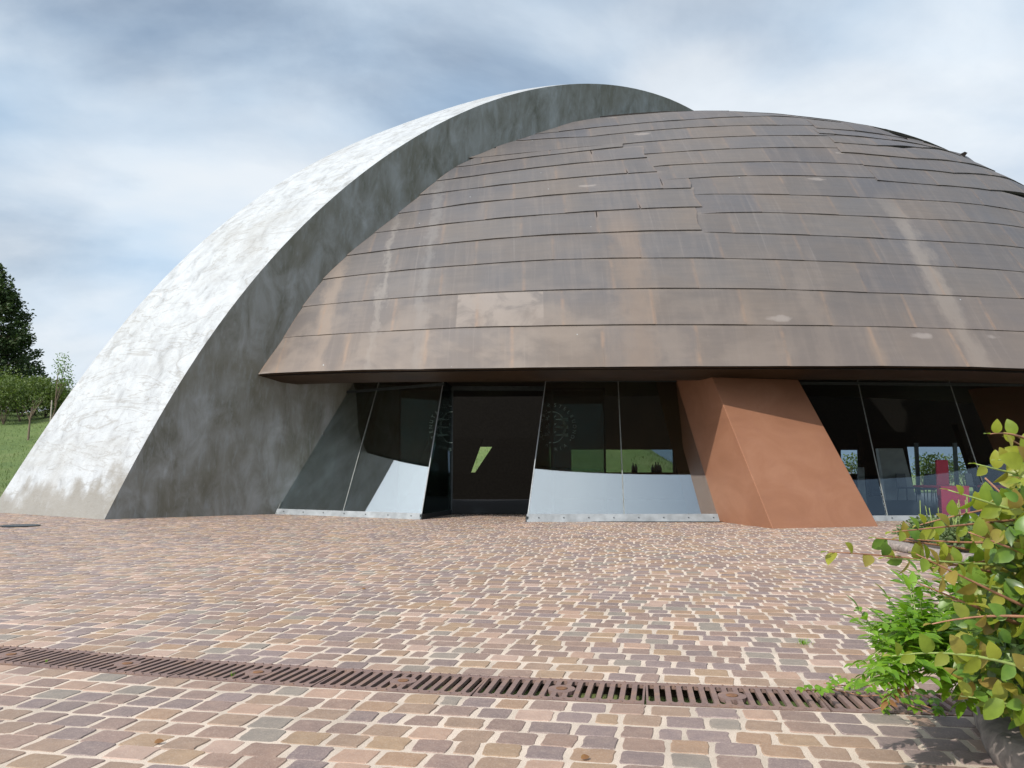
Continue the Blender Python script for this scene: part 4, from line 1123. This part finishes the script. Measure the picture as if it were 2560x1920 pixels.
def big_shrub():
    """the yellow-green oval leaved shrub at the right edge"""
    base = np.array([2.55, 2.95, 0.0]); r = empty('oval_leaf_shrub', tuple(base))
    tag(r, 'large yellow-green shrub with oval leaves and reddish twigs at the right edge', 'shrub')
    LV = Leaves(); LG = Leaves(); LD = Leaves(); ST = MB(); SG = MB()
    # sprays that reach to the left, traced by their direction in the photo
    sprays = [((2640, 1290, 2.55), (2230, 1330, 2.25), 9, 0), ((2640, 1470, 2.6), (2070, 1380, 2.2), 12, .02), ((2620, 1420, 2.45), (2215, 1395, 2.3), 8, 0), ((2650, 1560, 2.35), (2290, 1385, 2.2), 9, .0),
              ((2620, 1130, 2.5), (2475, 1085, 2.4), 5, .02), ((2640, 1210, 2.4), (2440, 1160, 2.35), 6, 0), ((2650, 1250, 2.5), (2300, 1312, 2.45), 8, .01), ((2650, 1310, 2.3), (2370, 1225, 2.3), 7, 0), ((2650, 1170, 2.6), (2520, 1095, 2.5), 5, 0),
              ((2640, 1700, 2.2), (2230, 1640, 2.2), 8, .03), ((2640, 1620, 2.4), (2380, 1500, 2.3), 6, .02), ((2640, 1800, 2.3), (2400, 1740, 2.3), 5, .01), ((2660, 1420, 2.3), (2420, 1330, 2.25), 7, 0),
              ((2670, 1080, 2.7), (2560, 1090, 2.6), 3, 0), ((2640, 1380, 2.5), (2330, 1420, 2.35), 7, 0), ((2650, 1530, 2.4), (2350, 1450, 2.3), 7, .02), ((2650, 1420, 2.5), (2190, 1345, 2.35), 9, .01), ((2640, 1350, 2.4), (2250, 1345, 2.35), 7, -.01), ((2640, 1600, 2.4), (2300, 1460, 2.3), 7, .0), ((2660, 1180, 2.4), (2495, 1150, 2.3), 5, .01), ((2680, 1560, 2.2), (2330, 1560, 2.15), 6, .02)]
    for (p0, p1, nl, sag) in sprays:
        a_ = at_y(*p0) - base; b_ = at_y(*p1) - base; pts = curve_pts(a_, b_, sag, 14); 
        (ST if random.random() < .6 else SG).tube(pts, list(np.linspace(.0055, .0016, 14)), 6)
        for i in range(int(nl * 1.25)):
            t = (i + .6) / (nl * 1.25); q = t * 13; j = min(int(q), 12); P = pts[j] * (1 - (q - j)) + pts[j + 1] * (q - j)
            ax = (b_ - a_) / np.linalg.norm(b_ - a_)
            side = np.array([rng.normal(0, .35), -.25 + rng.normal(0, .3), (1 if i % 2 else -.55)]) + ax * .5
            sz = rng.uniform(.050, .078) * (1 - .35 * t)
            (LV if rng.random() < .86 else LG).add('oval', P, side, sz, rng.normal(0, .6), up=(rng.normal(0, .3), -1, .3))
        LV.add('oval', b_, ax, .025, 0)
    # body of the shrub
    def cloud(n, lim, kinds, size, store, ydir=-.5):
        c = 0
        while c < n:
            px = rng.uniform(2330, 2900); py = rng.uniform(1130, 1830); 
            # left outline of the mass in the photo
            edge = np.interp(py, [1130, 1200, 1260, 1330, 1430, 1520, 1600, 1700, 1760, 1830], [2565, 2540, 2490, 2460, 2430, 2415, 2420, 2400, 2470, 2620]) + rng.normal(0, 14)
            if px < edge + lim: continue
            Y = rng.uniform(2.25, 3.6); dens = .35 + .65 * (noise3(px * .012, py * .012, Y * 2.0) > .0)
            if rng.random() > dens: continue
            P = at_y(px, py, Y)
            if P[2] < .02: continue
            P = P - base; d = rv() + np.array([-.3, -.2, .15]); store.add(kinds, P, d, rng.uniform(*size), rng.normal(0, .8), up=(rng.normal(0, .4), -.8, .6)); c += 1
    def noise3(x, y, z): return math.sin(x * 1.7 + z) * math.cos(y * 1.3 - z * .7) + .6 * math.sin(x * 3.9 + y * 2.7 + z)
    cloud(1500, 0, 'oval', (.045, .075), LV); cloud(2600, 12, 'oval', (.035, .058), LG); cloud(1700, 30, 'lance', (.045, .075), LD)
    for i in range(26):
        px = rng.uniform(2460, 2800); a_ = np.array([rng.uniform(-.3, .6), rng.uniform(-.2, .5), 0]); b_ = at_y(px, rng.uniform(1130, 1600), rng.uniform(2.4, 3.3)) - base
        ST.tube(curve_pts(a_, b_, rng.uniform(-.05, .08), 9), list(np.linspace(.010, .003, 9)), 6)
    ST.build('reddish_twigs', M['twig'], r, True); SG.build('green_twigs', M['greentwig'], r, True)
    LV.build('foliage', M['leaf_yg'], r); LG.build('foliage', M['leaf_g'], r); LD.build('foliage', M['leaf_d'], r)
big_shrub()

def wisteria():
    base = np.array([2.35, 3.2, 0.0]); r = empty('wisteria', tuple(base)); tag(r, 'bright green wisteria with feathered leaves sprawling low over the paving', 'climbing plant')
    LB = Leaves(); LR = Leaves(); ST = MB()
    def frond(P, d, ln, n=6, store=None, size=.075):
        d = np.asarray(d, float); d = d / np.linalg.norm(d); pts = [np.asarray(P) + d * ln * t + np.array([0, 0, -.10 * ln * t * t]) for t in np.linspace(0, 1, 7)]
        ST.tube(pts, .0016, 4); s_ = np.cross(d, [0, 0, 1]); s_ /= np.linalg.norm(s_) + 1e-9
        for i in range(n):
            q = (i + .7) / n * 6; j = min(int(q), 5); p = pts[j] * (1 - (q - j)) + pts[j + 1] * (q - j)
            for sg in (-1, 1):
                dd = s_ * sg * 1.0 + d * .75 + np.array([0, 0, -.25 + rng.normal(0, .15)]); (store or LB).add('lance', p, dd, size * rng.uniform(.75, 1.1) * (1 - .3 * i / n), rng.normal(0, .35))
        (store or LB).add('lance', pts[-1], d, size * .9, 0)
    # stems
    arms = [((2480, 1690, 3.3), (2270, 1600, 3.05), .12), ((2470, 1720, 3.2), (2225, 1640, 3.0), .09), ((2480, 1660, 3.5), (2255, 1590, 3.5), .08), ((2500, 1740, 3.1), (2270, 1690, 2.85), .06), ((2520, 1600, 3.5), (2360, 1520, 3.4), .05), ((2500, 1640, 3.3), (2310, 1610, 3.2), .1)]
    for a_, b_, sg in arms:
        A_ = at_y(*a_); B_ = at_y(*b_); A_[2] = max(A_[2], .03); B_[2] = max(B_[2], .06); pts = curve_pts(A_ - base, B_ - base, sg, 12)
        ST.tube(pts, list(np.linspace(.006, .002, 12)), 6)
        for i in range(2, 12):
            for _ in range(2):
                d = (pts[-1] - pts[0]); d = d / np.linalg.norm(d) * .8 + np.array([rng.normal(0, .5), rng.normal(-.1, .5), rng.normal(.15, .3)])
                q_ = pts[i]; frond(q_, d, rng.uniform(.12, .22), 5, None, rng.uniform(.065, .095))
        for _ in range(2): frond(pts[-1], (pts[-1] - pts[-3]) + rv() * .03, .16, 5, LR if rng.random() < .3 else None, .055)
    ST.build('stems', M['greentwig'], r, True); LB.build('foliage', M['leaf_b'], r); LR.build('foliage', M['leaf_rust'], r)
wisteria()

def ivy():
    base = ground(2240, 1765); r = empty('ivy', tuple(base)); tag(r, 'small ivy shoots with lobed leaves creeping over the right end of the drain grates', 'climbing plant')
    LB = Leaves(); ST = MB()
    runs = [[(2330, 1790), (2240, 1770), (2160, 1745), (2080, 1735), (2010, 1762)], [(2340, 1770), (2230, 1740), (2140, 1722), (2060, 1720)], [(2350, 1810), (2250, 1790), (2180, 1780)]]
    for rn in runs:
        pts = [ground(*p) - base + np.array([0, 0, .03 + .03 * math.sin(i * 2)]) for i, p in enumerate(rn)]; fine = []
        for a_, b_ in zip(pts[:-1], pts[1:]): fine += [a_ * (1 - t) + b_ * t for t in np.linspace(0, 1, 5)[:-1]]
        fine.append(pts[-1]); ST.tube(fine, .0028, 5)
        for p in fine:
            for _ in range(2):
                if rng.random() < .75:
                    q = p + np.array([rng.normal(0, .025), rng.normal(0, .025), rng.uniform(0, .04)]); sz = rng.uniform(.028, .055); d0 = np.array([rng.normal(), -1 + rng.normal(0, .6), -.2]); d0 /= np.linalg.norm(d0)
                    s_ = np.cross(d0, [0, 0, 1])
                    for k, l_ in ((0, 1), (.9, .75), (-.9, .75)): LB.add('small', q, d0 + s_ * k, sz * l_, rng.normal(0, .15), up=(0, -.5, 1))
    ST.build('stems', M['twig'], r, True); LB.build('foliage', M['leaf_b'], r)
ivy()

def tuft(px, py, n, hgt, spread, name, lab, mat, cat='weed'):
    base = ground(px, py); r = empty(name, tuple(base)); tag(r, lab, cat); LB = Leaves()
    for _ in range(n):
        d = np.array([rng.normal(0, .5), rng.normal(0, .5), 1.0]); LB.add('needle', np.array([rng.normal(0, spread * .4), rng.normal(0, spread * .4), 0]), d, hgt * rng.uniform(.5, 1), rng.normal(0, 1))
    LB.build('blades', mat, r)
tuft(2010, 1612, 40, .05, .035, 'weed_tuft', 'small weed sprouting in the paving joint left of the wisteria', M['leaf_b'])
tuft(115, 1657, 9, .03, .01, 'weed_tuft', 'tiny weed in a drain slot near the left edge', M['leaf_b'])
tuft(580, 1692, 14, .035, .012, 'weed_tuft', 'tiny weed in a drain slot left of the middle', M['leaf_b'])

def lavender(px, py, sc, lab):
    base = ground(px, py); base[2] = .1; r = empty('low_shrub', tuple(base)); tag(r, lab, 'shrub', 'low grey-green shrubs in the bed'); LB = Leaves(); ST = MB()
    for _ in range(int(3200 * sc)):
        d = rv(); d[2] = abs(d[2]) * .8 + .1; P = d * np.array([.62, .45, .30]) * sc * rng.uniform(.5, 1.05); LB.add('small', P, d + rv() * .6, rng.uniform(.03, .07), rng.normal(0, 1)); 
    for _ in range(8):
        ST = MB(); a_ = rng.uniform(0, 6.28); q = np.array([math.cos(a_) * .3 * sc, math.sin(a_) * .25 * sc, .2 * sc]); e = q + np.array([rng.normal(0, .05), 0, rng.uniform(.15, .42) * sc]); ST.tube([q, e], .006, 5); ST.build('flower_stem', M['greentwig'], r)
        for t in np.linspace(0, 1, 10): LB.add('needle', q * (1 - t) + e * t, rv() + np.array([0, 0, .6]), .05, 0)
    LB.build('foliage', M['leaf_lav'], r)
lavender(2362, 1362, 1.0, 'low grey-green shrub in the bed before the restaurant glazing')
lavender(2450, 1385, .9, 'low grey-green shrub just behind the oval leaf shrub')
lavender(2560, 1370, .9, 'low grey-green shrub at the right frame edge behind the large shrub')

# planted bed: soil and kerb stones
mb = MB(); mb.add([(x, y, .035) for x, y in BED] , [tuple(range(len(BED)))]); o = mb.build('planting_soil', M['soil']); recalc(o); o['kind'] = 'structure'
path_ = [np.array(p) for p in BED[:11]]; k0 = None; idx = 0
seglen = 0; prev = path_[0]
stones = []
for a_, b_ in zip(path_[:-1], path_[1:]):
    Ld = np.linalg.norm(b_ - a_); nst = max(1, int(round(Ld / .30)))
    for i in range(nst): stones.append(((a_ + (b_ - a_) * (i + .5) / nst), math.atan2(*(b_ - a_)[::-1]), Ld / nst))
protos = []
for q in range(3):
    mb = MB(); bmx = bmesh.new(); bmesh.ops.create_cube(bmx, size=1); bmesh.ops.subdivide_edges(bmx, edges=bmx.edges, cuts=3, use_grid_fill=True)
    for v in bmx.verts:
        v.co = v.co * .5 + v.co.normalized() * .36 if True else v.co
        v.co += Vector(rng.normal(0, .022, 3))
    me = bpy.data.meshes.new('kerb_stone'); bmx.to_mesh(me); bmx.free(); me.materials.append(M['kerb']); me.polygons.foreach_set('use_smooth', [True] * len(me.polygons)); protos.append(me)
stones = [q for q in stones if q[0][1] < 3.7 or q[0][1] > 8.6]
ordn = ['first', 'second', 'third', 'fourth', 'fifth', 'sixth', 'seventh', 'eighth', 'ninth', 'tenth', 'eleventh', 'twelfth', 'thirteenth', 'fourteenth', 'fifteenth', 'sixteenth', 'seventeenth', 'eighteenth', 'nineteenth', 'twentieth', 'twenty-first', 'twenty-second', 'twenty-third', 'twenty-fourth', 'twenty-fifth', 'twenty-sixth', 'twenty-seventh', 'twenty-eighth']
cn = [0, 0]
for i, (p, an, ln) in enumerate(stones):
    o = bpy.data.objects.new('kerb_stone', protos[i % 3]); C.objects.link(o); o.location = (p[0], p[1], .045); o.rotation_euler = (0, 0, an + rng.normal(0, .04)); o.scale = (ln * 1.12, .20, (.11 if p[1] < 3.7 else .09) + rng.uniform(0, .02))
    o['category'] = 'kerb stone'; o['group'] = 'kerb stones edging the planted bed'; nr = 0 if p[1] < 3.7 else 1; w_ = ordn[cn[nr]]; cn[nr] += 1
    o['label'] = ('rough grey kerb stone, %s from the bottom frame edge at the foot of the shrub' % w_) if nr == 0 else ('low kerb stone at the far end of the bed, %s counting towards the glazing' % w_)

# ---- trees on the lawn
def conifer(x, y, h, rad, lab):
    z = float(terrain_h(np.array(x), np.array(y))); r = empty('conifer_tree', (x, y, z)); tag(r, lab, 'tree')
    mb = MB(); mb.tube([(0, 0, -.3), (0, 0, h * .5), (0, 0, h * .96)], [.45, .28, .05], 8); mb.build('trunk', M['bark'], r)
    LC = Leaves(); BR = MB(); nb = 330
    for i in range(nb):
        t = (i + .5) / nb; z0 = h * (.04 + .95 * t); a_ = rng.uniform(0, 6.283); rr = rad * (1 - t) ** .62 * rng.uniform(.72, 1.08) * (1.0 if t > .12 else .85 + t) + .15
        d = np.array([math.cos(a_), math.sin(a_), 0]); e = d * rr + np.array([0, 0, z0 + rr * rng.uniform(-.05, .22)]); s0 = np.array([0, 0, z0 - rr * .1])
        pts = [s0 * (1 - q) + e * q + np.array([0, 0, -.12 * rr * math.sin(math.pi * q)]) for q in np.linspace(0, 1, 6)]; BR.tube(pts, [.06, .05, .04, .03, .02, .01], 4, cap=False)
        for k in range(int(34 + rr * 26)):
            q = rng.uniform(.25, 1.02) ** .7; j = min(int(q * 5), 4); f = q * 5 - j; P = pts[j] * (1 - f) + pts[j + 1] * f
            w = .16 + .55 * (1 - q) * min(rr, 2) * .5; P = P + np.array([rng.normal(0, w), rng.normal(0, w), rng.normal(-.05, .14)])
            LC.add('small', P, d * .8 + rv() * .7 + np.array([0, 0, .35]), rng.uniform(.16, .34), rng.normal(0, 1))
    BR.build('branches', M['bark'], r); LC.build('crown', M['leaf_con'], r)
def at_terrain(px, Y):
    x = (px - 1280) / FPX * Y; return x, Y, float(terrain_h(np.array(x), np.array(Y)))
x_, y_, z_ = at_terrain(-55, 66); htop = at_y(-40, 655, 66)[2] - z_; conifer(x_, 66, htop, 5.2, 'tall dark conifer at the left edge behind the lawn')
def bush(x, y, h, w, lab, mat='leaf_field', n=3600, name='bush', trunk=.0, lean=0, ls=(.10, .20), grp='bushes along the lawn'):
    z = float(terrain_h(np.array(x), np.array(y))); r = empty(name, (x, y, z)); tag(r, lab, 'bush' if name == 'bush' else 'tree', grp)
    mb = MB(); nbr = 9
    LVs = Leaves(); ends = []
    if trunk: mb.tube([(0, 0, -.2), (lean * .5, 0, trunk)], [.07, .04], 7)
    for i in range(nbr):
        a_ = rng.uniform(0, 6.28); rr = w * rng.uniform(.2, .8); e = np.array([math.cos(a_) * rr + lean, math.sin(a_) * rr, trunk + (h - trunk) * rng.uniform(.35, .92)]); ends.append(e)
        mb.tube(curve_pts((lean * .3, 0, trunk * .8), e, .1, 6), [.035, .03, .024, .018, .012, .006], 5)
    mb.build('trunk', M['bark'], r)
    for _ in range(n):
        e = ends[rng.integers(nbr)]; P = e + rng.normal(size=3) * np.array([w * .22, w * .22, (h - trunk) * .17])
        if P[2] < .05 + trunk * .7: P[2] = .05 + trunk * .7 + abs(rng.normal(0, .5 if not trunk else .2))
        if P[2] > h * 1.05: continue
        LVs.add('small', P, rv() + np.array([0, 0, .3]), rng.uniform(*ls), rng.normal(0, 1))
    LVs.build('crown', M[mat], r)
bl = [(-70, 57, 3.2, 2.4, 'leafy bush at the far left edge in front of the conifer'), (8, 55, 3.0, 2.0, 'yellowish green bush at the conifer\'s foot'), (48, 58, 3.0, 1.9, 'dense bush under the conifer\'s right side'), (112, 60, 2.7, 1.7, 'low bush between the conifer and the arch'), (150, 59, 2.3, 1.6, 'bush partly hidden by the white arch'), (82, 62, 2.7, 2.0, 'dark green bush behind the young tree with the thin trunk'), (-25, 60, 3.6, 2.3, 'high bush at the left frame edge below the conifer')]
for px, Y, h, w, lab in bl:
    x_, y_, z_ = at_terrain(px, Y); bush(x_, y_, h, w, lab)
x_, y_, z_ = at_terrain(128, 56); bush(x_, y_, 4.3, .7, 'slim bright shrub leaning up right of the conifer', 'leaf_g', 420, 'young_tree', 1.2, .55, (.1, .18), 'young trees on the lawn')
x_, y_, z_ = at_terrain(72, 48); bush(x_, y_, 2.9, .8, 'young tree with a thin bare trunk on the lawn', 'leaf_field', 260, 'young_tree', 1.4, .1, (.08, .14), 'young trees on the lawn')
mb = MB(); x_, y_, z_ = at_terrain(125, 52); mb.tube([(0, 0, -.2), (.02, 0, 1.7)], [.045, .04], 8); o = mb.build('stake', simple('weathered_wood', (.34, .30, .25), .85), loc=(x_, y_, z_)); tag(o, 'pale wooden stake in the lawn beside the leaning shrub', 'stake')
# shrubs behind the building seen through the back windows
bk = [(2118, 50, 3.2, 1.2, 'shrub seen through the small window slot beside the terracotta pier'), (2325, 49, 3.6, 1.1, 'round-headed shrub seen through the left restaurant window'), (2405, 49, 3.4, 1.5, 'wispy bamboo-like shrub seen through the middle restaurant window'), (2365, 54, 3.2, 1.0, 'small shrub beside the wispy one behind the restaurant'), (2452, 51, 3.0, 1.2, 'thin shrub seen through the right restaurant window'), (2300, 56, 2.6, 1.2, 'shrub behind the restaurant screen')]
for px, Y, h, w, lab in bk:
    x_, y_, z_ = at_terrain(px, Y); bush(x_, y_, at_y(px, 1138, Y)[2] - z_, w, lab, 'leaf_field', 700, ls=(.10, .2), grp='shrubs behind the building')
# meadow grass on the slopes (uncountable)
def grass():
    LB = Leaves()
    for _ in range(9000):
        Y = rng.uniform(26, 62); px = rng.uniform(-160, 330); x = (px - 1280) / FPX * Y
        z = float(terrain_h(np.array(x), np.array(Y))); LB.add('needle', (x, Y, z), rv() * .6 + np.array([0, 0, 1]), rng.uniform(.08, .22), 0)
    for _ in range(4000):
        Y = rng.uniform(46, 75); px = rng.uniform(1150, 1760); x = (px - 1280) / FPX * Y
        z = float(terrain_h(np.array(x), np.array(Y))); LB.add('needle', (x, Y, z), rv() * .6 + np.array([0, 0, 1]), rng.uniform(.12, .35), 0)
    o = LB.build('grass', M['leaf_field'], None); o['kind'] = 'stuff'
grass()
for b_, s_ in ((1, 1),):
    mb = MB(); mb.lathe((0, 0, 0), [(.33, 0), (.34, .012), (.30, .02), (.28, .016)], 24); o = mb.build('manhole_cover', M['darkmetal'], loc=tuple(ground(50, 1316)[:2]) + (.006,)); tag(o, 'dark flat manhole cover in the paving at the foot of the white arch', 'manhole cover')
fl = [(385, 1862, 'curled dry leaf lying on the paving at the bottom left'), (1452, 1902, 'small dry leaf lying on the paving at the bottom centre'), (905, 1475, 'tiny dry leaf on the paving left of the middle')]
for px, py, lab in fl:
    LB = Leaves(); g_ = ground(px, py); LB.add('oval', (0, 0, .008), (1, .3, .25), .034, .5); o = LB.build('dry_leaf', M['leaf_rust'], None); o.location = tuple(g_); tag(o, lab, 'leaf')
print('objects', len(bpy.data.objects))
